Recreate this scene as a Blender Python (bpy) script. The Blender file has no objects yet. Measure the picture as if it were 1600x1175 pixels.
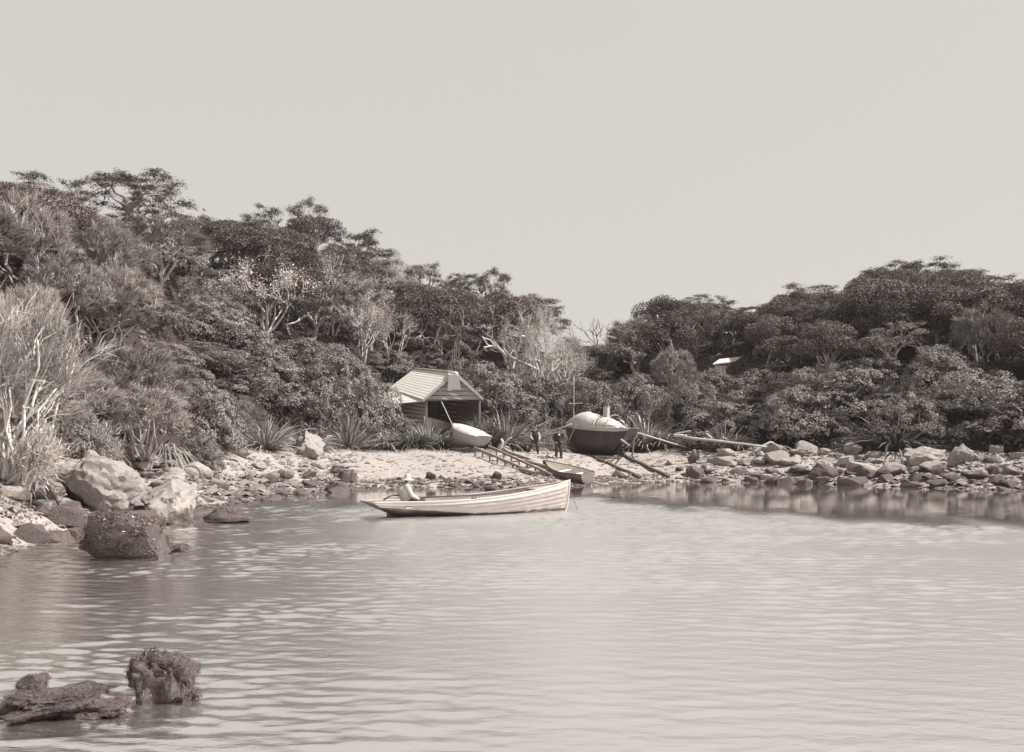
import bpy, bmesh, math, random
import numpy as np
from mathutils import Vector, Matrix, noise

random.seed(7)
rng = np.random.default_rng(11)
S = bpy.context.scene
COL = S.collection
R = math.radians

# ------------------------------------------------------------------ camera, sky, sun, exposure
CAMZ, F, HOR = 2.2, 1537.0, 689.0            # eye height (m), focal length and horizon row of the plate
cam = bpy.data.cameras.new('camera')
cam.sensor_width = 36.0
cam.lens = 36.0 * F / 1600.0
cam.shift_y = (HOR - 587.5) / 1600.0          # rising front of a view camera
cam.clip_start, cam.clip_end = 0.1, 3000.0
co = bpy.data.objects.new('camera', cam)
co.location = (0, 0, CAMZ)
co.rotation_euler = (R(90), 0, 0)
COL.objects.link(co)
S.camera = co

SUN_EL, SUN_AZ = 52.0, -14.0                  # azimuth measured from +X towards +Y
world = bpy.data.worlds.new('World')
S.world = world
world.use_nodes = True
nt = world.node_tree
nt.nodes.clear()
sky = nt.nodes.new('ShaderNodeTexSky')
sky.sky_type = 'NISHITA'
sky.sun_disc = False
sky.sun_elevation = R(SUN_EL)
sky.sun_rotation = R(90 - SUN_AZ)
sky.air_density = 1.0
sky.dust_density = 3.0
bw = nt.nodes.new('ShaderNodeRGBToBW')
pw = nt.nodes.new('ShaderNodeMath'); pw.operation = 'POWER'; pw.inputs[1].default_value = 0.10
ml = nt.nodes.new('ShaderNodeMath'); ml.operation = 'MULTIPLY'; ml.inputs[1].default_value = 5.2
cmb = nt.nodes.new('ShaderNodeMixRGB'); cmb.blend_type = 'MULTIPLY'; cmb.inputs[0].default_value = 1.0
cmb.inputs[2].default_value = (1.0, 0.957, 0.90, 1)
bg = nt.nodes.new('ShaderNodeBackground'); bg.inputs[1].default_value = 0.075
wo = nt.nodes.new('ShaderNodeOutputWorld')
L = nt.links.new
L(sky.outputs[0], bw.inputs[0]); L(bw.outputs[0], pw.inputs[0]); L(pw.outputs[0], ml.inputs[0])
L(ml.outputs[0], cmb.inputs[1]); L(cmb.outputs[0], bg.inputs[0]); L(bg.outputs[0], wo.inputs[0])

sd = bpy.data.lights.new('sun', 'SUN')
sd.energy = 5.0
sd.angle = R(0.55)
sd.color = (1.0, 0.955, 0.90)
so = bpy.data.objects.new('sun', sd)
sv = Vector((math.cos(R(SUN_EL)) * math.cos(R(SUN_AZ)), math.cos(R(SUN_EL)) * math.sin(R(SUN_AZ)), math.sin(R(SUN_EL))))
so.rotation_euler = sv.to_track_quat('Z', 'Y').to_euler()
so.location = (40, -10, 60)
COL.objects.link(so)
S.view_settings.view_transform = 'Standard'
S.view_settings.look = 'None'
S.view_settings.exposure = 0.635
S.view_settings.gamma = 1.0

# ------------------------------------------------------------------ basic helpers
def nrm(a):
    return a / np.maximum(np.linalg.norm(a, axis=-1, keepdims=True), 1e-9)

def np_mesh(name, V, F, mat, tone=None, smooth=False):
    """V (n,3), F list/array of faces (all quads or all tris as array, or list of lists)"""
    me = bpy.data.meshes.new(name)
    V = np.asarray(V, dtype=np.float32)
    if isinstance(F, np.ndarray):
        k = F.shape[1]
        me.vertices.add(len(V)); me.vertices.foreach_set('co', V.ravel())
        me.loops.add(F.size); me.loops.foreach_set('vertex_index', F.astype(np.int32).ravel())
        me.polygons.add(len(F))
        me.polygons.foreach_set('loop_start', np.arange(0, F.size, k, dtype=np.int32))
        me.update(calc_edges=True)
    else:
        me.from_pydata([tuple(v) for v in V], [], [list(map(int, f)) for f in F])
    if tone is not None:
        a = me.attributes.new('tone', 'FLOAT', 'POINT')
        a.data.foreach_set('value', np.asarray(tone, dtype=np.float32))
    if smooth:
        me.polygons.foreach_set('use_smooth', np.ones(len(me.polygons), dtype=bool))
    me.materials.append(mat)
    me.validate()
    return me

class MB:
    """collects geometry for one mesh"""
    def __init__(s): s.V = []; s.F = []
    def add(s, V, F):
        o = len(s.V)
        s.V += [tuple(map(float, v)) for v in V]
        s.F += [[int(i) + o for i in f] for f in F]
        return s
    def beam(s, p0, p1, w, h, up=(0, 0, 1), taper=1.0):
        p0 = Vector(p0); p1 = Vector(p1)
        d = (p1 - p0).normalized(); u = Vector(up)
        if abs(d.dot(u)) > 0.95: u = Vector((0, 1, 0)) if abs(d.y) < 0.9 else Vector((1, 0, 0))
        x = d.cross(u).normalized(); u = x.cross(d).normalized()
        V = []
        for p, k in ((p0, 1.0), (p1, taper)):
            for a, b in ((-1, -1), (1, -1), (1, 1), (-1, 1)):
                V.append(p + x * (a * w / 2 * k) + u * (b * h / 2 * k))
        return s.add(V, [(0, 3, 2, 1), (4, 5, 6, 7), (0, 1, 5, 4), (1, 2, 6, 5), (2, 3, 7, 6), (3, 0, 4, 7)])
    def box(s, c, d):
        c = Vector(c)
        return s.beam(c - Vector((d[0] / 2, 0, 0)), c + Vector((d[0] / 2, 0, 0)), d[1], d[2])
    def tube(s, pts, rad, n=7, cap=True):
        pts = [Vector(p) for p in pts]
        if not hasattr(rad, '__len__'): rad = [rad] * len(pts)
        V = []; F = []
        prev = None
        for i, p in enumerate(pts):
            d = (pts[min(i + 1, len(pts) - 1)] - pts[max(i - 1, 0)])
            d = d.normalized() if d.length > 1e-9 else Vector((0, 0, 1))
            if prev is None:
                a = Vector((1, 0, 0)) if abs(d.x) < 0.8 else Vector((0, 1, 0))
            else: a = prev
            x = (a - d * a.dot(d)).normalized(); prev = x; y = d.cross(x)
            for k in range(n):
                t = 2 * math.pi * k / n
                V.append(p + (x * math.cos(t) + y * math.sin(t)) * rad[i])
        for i in range(len(pts) - 1):
            for k in range(n):
                F.append((i * n + k, i * n + (k + 1) % n, (i + 1) * n + (k + 1) % n, (i + 1) * n + k))
        if cap:
            F.append(tuple(range(n - 1, -1, -1))); F.append(tuple(range((len(pts) - 1) * n, len(pts) * n)))
        return s.add(V, F)
    def capsule(s, p0, p1, r0, r1, n=10):
        p0 = Vector(p0); p1 = Vector(p1); d = (p1 - p0)
        d = d.normalized() if d.length > 1e-6 else Vector((0, 0, 1))
        pts = []; rad = []
        for a in (80, 55, 25): pts.append(p0 - d * r0 * math.sin(R(a))); rad.append(r0 * math.cos(R(a)))
        for k in range(4): pts.append(p0.lerp(p1, k / 3)); rad.append(r0 + (r1 - r0) * k / 3)
        for a in (25, 55, 80): pts.append(p1 + d * r1 * math.sin(R(a))); rad.append(r1 * math.cos(R(a)))
        return s.tube(pts, rad, n)
    def ellipsoid(s, c, r, n=12):
        c = Vector(c); V = []; F = []
        m = n // 2
        for i in range(1, m):
            th = math.pi * i / m
            for k in range(n):
                ph = 2 * math.pi * k / n
                V.append((c.x + r[0] * math.sin(th) * math.cos(ph), c.y + r[1] * math.sin(th) * math.sin(ph), c.z + r[2] * math.cos(th)))
        top = len(V); V.append((c.x, c.y, c.z + r[2])); V.append((c.x, c.y, c.z - r[2]))
        for i in range(m - 2):
            for k in range(n): F.append((i * n + k, (i + 1) * n + k, (i + 1) * n + (k + 1) % n, i * n + (k + 1) % n))
        for k in range(n):
            F.append((top, k, (k + 1) % n)); F.append((top + 1, (m - 2) * n + (k + 1) % n, (m - 2) * n + k))
        return s.add(V, F)
    def lathe(s, prof, c=(0, 0, 0), n=16):
        V = []; F = []
        for r, z in prof:
            for k in range(n):
                t = 2 * math.pi * k / n
                V.append((c[0] + r * math.cos(t), c[1] + r * math.sin(t), c[2] + z))
        for i in range(len(prof) - 1):
            for k in range(n): F.append((i * n + k, i * n + (k + 1) % n, (i + 1) * n + (k + 1) % n, (i + 1) * n + k))
        return s.add(V, F)
    def mesh(s, name, mat, smooth=False): return np_mesh(name, s.V, s.F, mat, smooth=smooth)

def tag(o, label, cat, group=None, kind=None):
    if label: o['label'] = label
    if cat: o['category'] = cat
    if group: o['group'] = group
    if kind: o['kind'] = kind
    return o

def link(name, me, parent=None):
    o = bpy.data.objects.new(name, me); COL.objects.link(o)
    if parent: o.parent = parent
    return o

def thing(name, label, cat, loc=(0, 0, 0), rot=(0, 0, 0), group=None):
    o = bpy.data.objects.new(name, None); COL.objects.link(o)
    o.empty_display_size = 0.2
    o.location = loc; o.rotation_euler = rot
    return tag(o, label, cat, group)

def remesh(o, vox, smooth=4):
    m = o.modifiers.new('remesh', 'REMESH'); m.mode = 'VOXEL'; m.voxel_size = vox; m.use_smooth_shade = True
    if smooth:
        k = o.modifiers.new('smooth', 'SMOOTH'); k.iterations = smooth; k.factor = 0.5

# ------------------------------------------------------------------ materials (sepia print: every surface is a warm grey)
def sep(v):                                    # warm grey of luminance v, browner when dark
    w = min(max((0.40 - v) / 0.40, 0), 1)
    return (v * (1.03 + 0.25 * w), v * (0.985 - 0.08 * w), v * (0.93 - 0.07 * w), 1)

def new_mat(name):
    m = bpy.data.materials.new(name); m.use_nodes = True
    t = m.node_tree; b = t.nodes['Principled BSDF']
    return m, t, b

def nnode(t, typ, **kw):
    n = t.nodes.new(typ)
    for k, v in kw.items(): setattr(n, k, v)
    return n

def noise_node(t, scale, detail=4, rough=0.6, vec=None, dist=0.0):
    n = nnode(t, 'ShaderNodeTexNoise'); n.inputs['Scale'].default_value = scale
    n.inputs['Detail'].default_value = detail; n.inputs['Roughness'].default_value = rough; n.inputs['Distortion'].default_value = dist
    if vec is not None: t.links.new(vec, n.inputs['Vector'])
    return n

def ramp(t, fac, stops):
    n = nnode(t, 'ShaderNodeValToRGB'); t.links.new(fac, n.inputs[0])
    e = n.color_ramp.elements
    while len(e) < len(stops): e.new(0.5)
    for k, (p, c) in enumerate(stops): e[k].position = p; e[k].color = c
    return n

def bump(t, b, height, strength, dist=0.02):
    n = nnode(t, 'ShaderNodeBump'); n.inputs['Strength'].default_value = strength; n.inputs['Distance'].default_value = dist
    t.links.new(height, n.inputs['Height']); t.links.new(n.outputs[0], b.inputs['Normal'])

def solid_mat(name, v, rough=0.7, var=0.25, scale=6.0, bmp=0.25, col=None, stretch=None):
    m, t, b = new_mat(name)
    tc = nnode(t, 'ShaderNodeTexCoord')
    vec = tc.outputs['Object']
    if stretch:
        mp = nnode(t, 'ShaderNodeMapping'); mp.inputs['Scale'].default_value = stretch
        t.links.new(vec, mp.inputs[0]); vec = mp.outputs[0]
    n = noise_node(t, scale, 5, 0.65, vec)
    lo, hi = v * (1 - var), min(v * (1 + var), 0.9)
    r = ramp(t, n.outputs[0], [(0.3, sep(lo)), (0.7, sep(hi))])
    t.links.new(r.outputs[0], b.inputs['Base Color'])
    b.inputs['Roughness'].default_value = rough
    if bmp: bump(t, b, n.outputs[0], bmp)
    return m

def leaf_mat(name, lo, hi, rough=0.5, spec=0.4, trans=0.1, objvar=0.45):
    m, t, b = new_mat(name)
    at = nnode(t, 'ShaderNodeAttribute', attribute_name='tone')
    oi = nnode(t, 'ShaderNodeObjectInfo')
    r = ramp(t, at.outputs['Fac'], [(0.0, sep(lo)), (1.0, sep(hi))])
    mr = nnode(t, 'ShaderNodeMapRange'); mr.inputs[3].default_value = 1 - objvar; mr.inputs[4].default_value = 1 + objvar
    t.links.new(oi.outputs['Random'], mr.inputs[0])
    mx = nnode(t, 'ShaderNodeVectorMath', operation='SCALE')
    t.links.new(r.outputs[0], mx.inputs[0]); t.links.new(mr.outputs[0], mx.inputs['Scale'])
    t.links.new(mx.outputs[0], b.inputs['Base Color'])
    b.inputs['Roughness'].default_value = rough
    b.inputs['Specular IOR Level'].default_value = spec
    tr = nnode(t, 'ShaderNodeBsdfTranslucent'); t.links.new(mx.outputs[0], tr.inputs[0])
    ms = nnode(t, 'ShaderNodeMixShader'); ms.inputs[0].default_value = trans
    t.links.new(b.outputs[0], ms.inputs[1]); t.links.new(tr.outputs[0], ms.inputs[2])
    t.links.new(ms.outputs[0], t.nodes['Material Output'].inputs[0])
    return m

M = {}
M['rata'] = leaf_mat('rata_leaves', 0.04, 0.30, rough=.65, spec=.15)
M['broad'] = leaf_mat('broad_leaves', 0.014, 0.19, rough=.65, spec=.15)
M['hebe'] = leaf_mat('hebe_leaves', 0.035, 0.34, rough=0.6, spec=0.15, objvar=0.25)
M['feather'] = leaf_mat('needle_leaves', 0.13, 0.50, rough=0.7, spec=.15)
M['pale_leaf'] = leaf_mat('pale_leaves', 0.20, 0.48, rough=0.7, spec=.2)
M['straw'] = leaf_mat('straw_blades', 0.16, 0.54, rough=0.55, trans=0.25)
M['flax'] = leaf_mat('flax_blades', 0.06, 0.46, rough=0.35, spec=0.6)
M['grass'] = leaf_mat('grass_blades', 0.18, 0.38, rough=0.6)
M['weed'] = leaf_mat('seaweed', 0.04, 0.16, rough=0.35, spec=0.5, trans=0.05)
M['bark'] = solid_mat('grey_bark', 0.25, 0.9, 0.4, 9, 0.5)
M['pale_bark'] = solid_mat('pale_bark', 0.52, 0.85, 0.3, 7, 0.4)
M['white_paint'] = solid_mat('white_paint', 0.35, 0.5, 0.07, 5, 0.12, stretch=(0.5, 3, 3))
M['pale_inner'] = solid_mat('pale_inside_paint', 0.62, 0.6, 0.1, 6, 0.1)
M['grey_paint'] = solid_mat('weathered_paint', 0.34, 0.6, 0.18, 4, 0.15)
M['inner_wood'] = solid_mat('bare_planking', 0.36, 0.7, 0.25, 6, 0.2, stretch=(0.4, 4, 4))
M['dark_paint'] = solid_mat('dark_hull_paint', 0.032, 0.42, 0.4, 3, 0.15)
M['mid_paint'] = solid_mat('brown_hull_and_sunlit_transom', 0.11, 0.5, 0.3, 4, 0.2, stretch=(0.4, 4, 4))
M['bottom'] = solid_mat('tarred_bottom', 0.05, 0.5, 0.3, 5, 0.1)
M['canvas'] = solid_mat('white_canvas', 0.42, 0.9, 0.06, 3, 0.35)
M['canvas_shade'] = solid_mat('shaded_canvas_and_strake', 0.40, 0.9, 0.10, 3, 0.35)  # side shade of the wrapped boat put into the tone; also the pale strake
M['timber'] = solid_mat('weathered_timber', 0.20, 0.85, 0.35, 8, 0.4, stretch=(3, 3, 0.7))
M['dark_timber'] = solid_mat('dark_and_shaded_timber', 0.075, 0.6, 0.4, 8, 0.4)
M['pole'] = solid_mat('peeled_pole', 0.38, 0.75, 0.2, 8, 0.2)
M['rope'] = solid_mat('rope', 0.16, 0.9, 0.2, 30, 0.2)
M['iron'] = solid_mat('rusty_iron', 0.045, 0.6, 0.3, 12, 0.3)
M['suit'] = solid_mat('dark_wool', 0.022, 0.9, 0.3, 14, 0.2)
M['trouser'] = solid_mat('worn_trousers', 0.04, 0.9, 0.3, 12, 0.2)
M['shirt'] = solid_mat('white_shirt', 0.42, 0.85, 0.06, 12, 0.3)
M['skin'] = solid_mat('skin', 0.42, 0.6, 0.1, 12, 0.05)
M['hair'] = solid_mat('dark_hair', 0.03, 0.7, 0.3, 40, 0.3)
M['felt'] = solid_mat('felt_hat', 0.09, 0.9, 0.2, 16, 0.1)
M['straw_hat'] = solid_mat('straw_hat', 0.34, 0.8, 0.12, 20, 0.2)

# shed boards
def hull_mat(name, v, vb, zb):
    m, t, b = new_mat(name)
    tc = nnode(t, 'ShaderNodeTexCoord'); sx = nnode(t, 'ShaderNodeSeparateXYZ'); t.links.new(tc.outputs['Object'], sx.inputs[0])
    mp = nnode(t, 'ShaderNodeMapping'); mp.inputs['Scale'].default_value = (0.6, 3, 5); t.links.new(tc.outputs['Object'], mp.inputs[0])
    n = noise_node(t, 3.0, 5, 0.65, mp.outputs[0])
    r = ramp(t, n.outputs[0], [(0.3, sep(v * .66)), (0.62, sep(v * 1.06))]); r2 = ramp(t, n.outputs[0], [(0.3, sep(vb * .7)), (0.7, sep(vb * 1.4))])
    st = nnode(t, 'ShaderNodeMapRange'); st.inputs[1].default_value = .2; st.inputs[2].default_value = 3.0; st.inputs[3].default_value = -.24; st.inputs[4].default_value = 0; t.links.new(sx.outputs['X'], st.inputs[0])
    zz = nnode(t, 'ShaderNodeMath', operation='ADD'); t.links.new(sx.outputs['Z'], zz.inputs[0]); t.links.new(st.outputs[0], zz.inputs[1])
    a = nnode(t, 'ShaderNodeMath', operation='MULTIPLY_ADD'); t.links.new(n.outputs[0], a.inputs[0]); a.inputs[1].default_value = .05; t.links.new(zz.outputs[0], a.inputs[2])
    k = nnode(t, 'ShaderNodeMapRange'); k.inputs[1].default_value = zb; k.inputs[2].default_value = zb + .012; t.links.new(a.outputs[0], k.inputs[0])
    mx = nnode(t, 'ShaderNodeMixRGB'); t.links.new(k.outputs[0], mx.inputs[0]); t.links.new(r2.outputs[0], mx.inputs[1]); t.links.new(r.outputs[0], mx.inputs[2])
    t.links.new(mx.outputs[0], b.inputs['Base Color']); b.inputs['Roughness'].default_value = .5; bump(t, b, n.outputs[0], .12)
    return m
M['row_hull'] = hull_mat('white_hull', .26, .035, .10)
def board_mat(name, v, spacing, var=0.2):
    m, t, b = new_mat(name)
    tc = nnode(t, 'ShaderNodeTexCoord')
    mp = nnode(t, 'ShaderNodeMapping'); mp.inputs['Scale'].default_value = (0.8, 0.8, 12)
    t.links.new(tc.outputs['Object'], mp.inputs[0])
    n = noise_node(t, 3.0, 5, 0.7, mp.outputs[0])
    r = ramp(t, n.outputs[0], [(0.3, sep(v * (1 - var))), (0.72, sep(v * (1 + var)))])
    t.links.new(r.outputs[0], b.inputs['Base Color']); b.inputs['Roughness'].default_value = 0.85
    bump(t, b, n.outputs[0], 0.3, 0.01)
    return m
M['board'] = board_mat('shed_boards', 0.42, 0.2)
M['shingle_roof'] = board_mat('roof_boards', 0.66, 0.2, 0.28)

# rock: bleached above, dark weed and stain near the tide
def rock_mat(name, top=0.5, tide=0.45):
    m, t, b = new_mat(name)
    g = nnode(t, 'ShaderNodeNewGeometry')
    oi = nnode(t, 'ShaderNodeObjectInfo')
    sx = nnode(t, 'ShaderNodeSeparateXYZ'); t.links.new(g.outputs['Position'], sx.inputs[0])
    n1 = noise_node(t, 1.6, 6, 0.65, g.outputs['Position'])
    n2 = noise_node(t, 7.0, 6, 0.7, g.outputs['Position'])
    n3 = noise_node(t, 28.0, 4, 0.7, g.outputs['Position'])
    base = ramp(t, n2.outputs[0], [(0.25, sep(top * 0.62)), (0.5, sep(top * 0.95)), (0.75, sep(min(top * 1.12, .66)))])
    mr = nnode(t, 'ShaderNodeMapRange'); mr.inputs[3].default_value = 0.7; mr.inputs[4].default_value = 1.05
    t.links.new(oi.outputs['Random'], mr.inputs[0])
    sc = nnode(t, 'ShaderNodeVectorMath', operation='SCALE'); t.links.new(base.outputs[0], sc.inputs[0]); t.links.new(mr.outputs[0], sc.inputs['Scale'])
    dark = ramp(t, n3.outputs[0], [(0.3, sep(0.028)), (0.7, sep(0.14))])
    # weed mask: height against a tide line broken by noise
    a = nnode(t, 'ShaderNodeMath', operation='MULTIPLY_ADD'); t.links.new(n1.outputs[0], a.inputs[0]); a.inputs[1].default_value = 1.5; a.inputs[2].default_value = tide - 0.75
    a2 = nnode(t, 'ShaderNodeMath', operation='MULTIPLY_ADD'); t.links.new(n2.outputs[0], a2.inputs[0]); a2.inputs[1].default_value = 1.5; t.links.new(a.outputs[0], a2.inputs[2])
    a3 = nnode(t, 'ShaderNodeMath', operation='SUBTRACT'); t.links.new(a2.outputs[0], a3.inputs[0]); t.links.new(sx.outputs['Z'], a3.inputs[1])
    mk = nnode(t, 'ShaderNodeMapRange'); mk.inputs[1].default_value = 0.62; mk.inputs[2].default_value = 0.85; t.links.new(a3.outputs[0], mk.inputs[0])
    mix = nnode(t, 'ShaderNodeMixRGB'); t.links.new(mk.outputs[0], mix.inputs[0]); t.links.new(sc.outputs[0], mix.inputs[1]); t.links.new(dark.outputs[0], mix.inputs[2])
    t.links.new(mix.outputs[0], b.inputs['Base Color'])
    b.inputs['Roughness'].default_value = 0.85
    ad = nnode(t, 'ShaderNodeMath', operation='ADD'); t.links.new(n2.outputs[0], ad.inputs[0]); t.links.new(n3.outputs[0], ad.inputs[1])
    bump(t, b, ad.outputs[0], 0.7, 0.05)
    return m
M['rock'] = rock_mat('shore_rock', 0.34, 0.82)
M['rock_white'] = rock_mat('bleached_rock', 0.34, 0.25)
M['rock_dark'] = rock_mat('weedy_rock', 0.30, 1.3)

# ------------------------------------------------------------------ terrain
SHORE = [(-9.5, -60), (-8.2, -10), (-5.6, 3), (-5.2, 8.2), (-7.6, 11), (-9.6, 16), (-10.2, 21), (-10.0, 25), (-9.6, 28), (-10.2, 32), (-9.4, 35.2),
         (-8.7, 40.7), (-7, 44.0), (-5, 46.6), (-1, 46.8), (1.2, 45.8), (4.6, 49.3), (8.7, 53), (12, 52), (16.2, 49.6), (21.4, 44.5), (27, 41), (40, 36), (90, 20)]
SH = np.array(SHORE, dtype=float)

def shore_dist(x, y):
    """signed distance to the shoreline, positive inland (left of the walk along SHORE)"""
    x = np.asarray(x, float); y = np.asarray(y, float)
    best = np.full(x.shape, 1e9); sign = np.ones(x.shape)
    for (x0, y0), (x1, y1) in zip(SH[:-1], SH[1:]):
        dx, dy = x1 - x0, y1 - y0; l2 = dx * dx + dy * dy
        t = np.clip(((x - x0) * dx + (y - y0) * dy) / l2, 0, 1)
        px, py = x0 + t * dx, y0 + t * dy
        d = np.hypot(x - px, y - py)
        cr = dx * (y - y0) - dy * (x - x0)
        m = d < best - 1e-9
        best = np.where(m, d, best); sign = np.where(m, np.where(cr >= 0, 1, -1), sign)
    return best * sign

# hill table by bearing (plate column): column, foot distance, crest distance, crest height of ground
HT = np.array([(-600, 12, 34, 10), (-150, 22, 46, 11), (60, 30, 56, 12.5), (180, 36, 58, 13.0), (250, 39, 60, 12.5), (300, 42, 80, 15.0), (345, 47, 86, 15.5), (400, 55, 90, 16.0),
               (485, 61, 95, 17.5), (550, 64, 95, 15.0), (640, 70, 95, 12.2), (700, 72, 95, 11.2), (780, 73, 92, 10.6), (860, 72, 90, 8.0), (900, 72, 104, 7.2), (950, 70, 104, 7.2), (1000, 67, 98, 9.0),
               (1110, 62, 94, 10.2), (1250, 58, 90, 10.6), (1400, 54, 86, 12.0), (1540, 51, 80, 11.0), (1700, 48, 76, 10.5), (2300, 40, 70, 9)], float)

def terrain(x, y):
    x = np.asarray(x, float); y = np.asarray(y, float)
    d = shore_dist(x, y)
    yy = np.maximum(y, 3.0)
    px = 800 + F * x / yy
    steep = np.interp(px, [-100, 40, 110, 320, 430, 560, 1000, 1140, 1700], [4.5, 4.0, 2.4, 2.3, 1.35, 1.0, 1.0, 1.8, 1.9])
    sea = np.maximum(d * 0.2, -2.5)
    land = np.interp(d * steep, [0, 3, 9.5, 14, 20, 60], [0, 0.42, 1.50, 1.84, 1.98, 2.3])
    z = np.where(d < 0, sea, land)
    yb = np.interp(px, HT[:, 0], HT[:, 1]); yc = np.interp(px, HT[:, 0], HT[:, 2]); zc = np.interp(px, HT[:, 0], HT[:, 3])
    t = (yy - yb) / (yc - yb)
    hill = np.where(t <= 0, 0, np.where(t < 1, zc * np.clip(t, 0, 1) ** 0.85, zc - np.clip((t - 1), 0, 3) * zc * 0.12))
    hill = np.where(y < 3, 0, hill)
    z = z + hill * np.clip(d / 4, 0, 1)
    z = z + (0.05 * np.sin(x * 1.3 + y * .7) + 0.04 * np.sin(x * .6 - y * 1.9) + 0.03 * np.sin(x * 2.9 + 1.3 * y)) * np.clip(d + 0.3, 0.15, 1)
    return z

def gz(x, y): return float(terrain(np.array([x]), np.array([y]))[0])
def unproj(px, py, Y): return Vector(((px - 800) / F * Y, Y, CAMZ - (py - HOR) / F * Y))
_Ys = np.arange(5, 150, 0.05)
def ground_hit(px, py, lift=0.0):
    py = max(py, 696.5)
    xs = (px - 800) / F * _Ys; zs = CAMZ - (py - HOR) / F * _Ys
    g = terrain(xs, _Ys) + lift
    k = np.argmax(g >= zs)
    return Vector((xs[k], _Ys[k], g[k]))
def proj(p): return (800 + F * p[0] / p[1], HOR - (p[2] - CAMZ) / p[1] * F)

def build_ground():
    xs = np.concatenate([np.arange(-700, -60, 40), np.arange(-60, -30, 1.5), np.arange(-30, 30, 0.42), np.arange(30, 60, 1.5), np.arange(60, 720, 40)])
    ys = np.concatenate([np.arange(-200, 0, 20), np.arange(0, 14, 1.0), np.arange(14, 66, 0.42), np.arange(66, 120, 1.2), np.arange(120, 900, 40)])
    X, Y = np.meshgrid(xs, ys)
    Z = terrain(X.ravel(), Y.ravel())
    D = shore_dist(X.ravel(), Y.ravel())
    V = np.stack([X.ravel(), Y.ravel(), Z], 1)
    n, m = len(xs), len(ys)
    i, j = np.meshgrid(np.arange(n - 1), np.arange(m - 1))
    a = (j * n + i).ravel()
    Fq = np.stack([a, a + 1, a + n + 1, a + n], 1)
    m_, t, b = new_mat('ground')
    at = nnode(t, 'ShaderNodeAttribute', attribute_name='cover')
    g = nnode(t, 'ShaderNodeNewGeometry')
    n1 = noise_node(t, 0.8, 6, 0.65, g.outputs['Position'])
    n2 = noise_node(t, 9.0, 5, 0.7, g.outputs['Position'])
    vo = nnode(t, 'ShaderNodeTexVoronoi'); vo.inputs['Scale'].default_value = 7.0; t.links.new(g.outputs['Position'], vo.inputs['Vector'])
    peb = ramp(t, vo.outputs['Color'], [(0.0, sep(0.16)), (0.16, sep(0.22)), (0.35, sep(0.29)), (1.0, sep(0.35))])
    grs = ramp(t, n2.outputs[0], [(0.3, sep(0.13)), (0.7, sep(0.30))])
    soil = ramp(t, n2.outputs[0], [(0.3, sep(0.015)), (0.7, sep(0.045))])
    wet = ramp(t, n2.outputs[0], [(0.35, sep(0.06)), (0.65, sep(0.26))])
    # cover: 0 sea bed / wet weed, 1 shingle, 2 grass, 3 forest floor, edges broken by noise
    ad = nnode(t, 'ShaderNodeMath', operation='MULTIPLY_ADD'); t.links.new(n1.outputs[0], ad.inputs[0]); ad.inputs[1].default_value = 1.0; 
    sb = nnode(t, 'ShaderNodeMath', operation='SUBTRACT'); t.links.new(at.outputs['Fac'], sb.inputs[0]); sb.inputs[1].default_value = 0.5
    t.links.new(sb.outputs[0], ad.inputs[2])
    def step(lo, hi, A, B):
        mr = nnode(t, 'ShaderNodeMapRange'); mr.inputs[1].default_value = lo; mr.inputs[2].default_value = hi
        t.links.new(ad.outputs[0], mr.inputs[0])
        mx = nnode(t, 'ShaderNodeMixRGB'); t.links.new(mr.outputs[0], mx.inputs[0]); t.links.new(A, mx.inputs[1]); t.links.new(B, mx.inputs[2])
        return mx.outputs[0]
    c = step(0.42, 0.58, wet.outputs[0], peb.outputs[0])
    c = step(1.42, 1.58, c, grs.outputs[0])
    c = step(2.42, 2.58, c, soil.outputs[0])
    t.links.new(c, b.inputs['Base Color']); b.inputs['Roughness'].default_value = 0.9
    h = nnode(t, 'ShaderNodeMath', operation='ADD'); t.links.new(vo.outputs['Distance'], h.inputs[0]); t.links.new(n2.outputs[0], h.inputs[1])
    bump(t, b, h.outputs[0], 0.6, 0.05)
    me = np_mesh('ground', V, Fq, m_, smooth=True)
    Yf = Y.ravel(); Xf = X.ravel()
    px = 800 + F * Xf / np.maximum(Yf, 3)
    yb = np.interp(px, HT[:, 0], HT[:, 1])
    wide = np.interp(px, [0, 330, 440, 560, 860, 1000, 1060, 1700], [1, 3, 8.5, 9.8, 10.2, 9.5, 7.5, 5])
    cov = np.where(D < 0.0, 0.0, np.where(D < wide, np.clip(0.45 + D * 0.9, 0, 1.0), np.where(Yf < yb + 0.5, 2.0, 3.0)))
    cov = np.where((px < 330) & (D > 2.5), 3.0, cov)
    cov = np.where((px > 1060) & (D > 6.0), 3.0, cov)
    a_ = me.attributes.new('cover', 'FLOAT', 'POINT'); a_.data.foreach_set('value', cov.astype(np.float32))
    o = link('ground', me); tag(o, None, None, None, 'structure')
build_ground()

def calm_mask(x, y):
    """0 = glassy water under the far shore, 1 = breeze-ruffled open water"""
    edge = np.interp(x, [-30, -12, -4, 3, 6.5, 9, 12, 18, 30], [30, 33, 37, 38, 34, 29.5, 25.8, 22.5, 20])
    wob = 1.6 * np.sin(x * .55 + 1.0) + 1.0 * np.sin(x * 1.3 + y * .35) + .8 * np.sin(x * 2.7 - y * .5)
    return np.clip((edge + wob - y) / 6.5 + .5, 0, 1) ** 1.3

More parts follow.
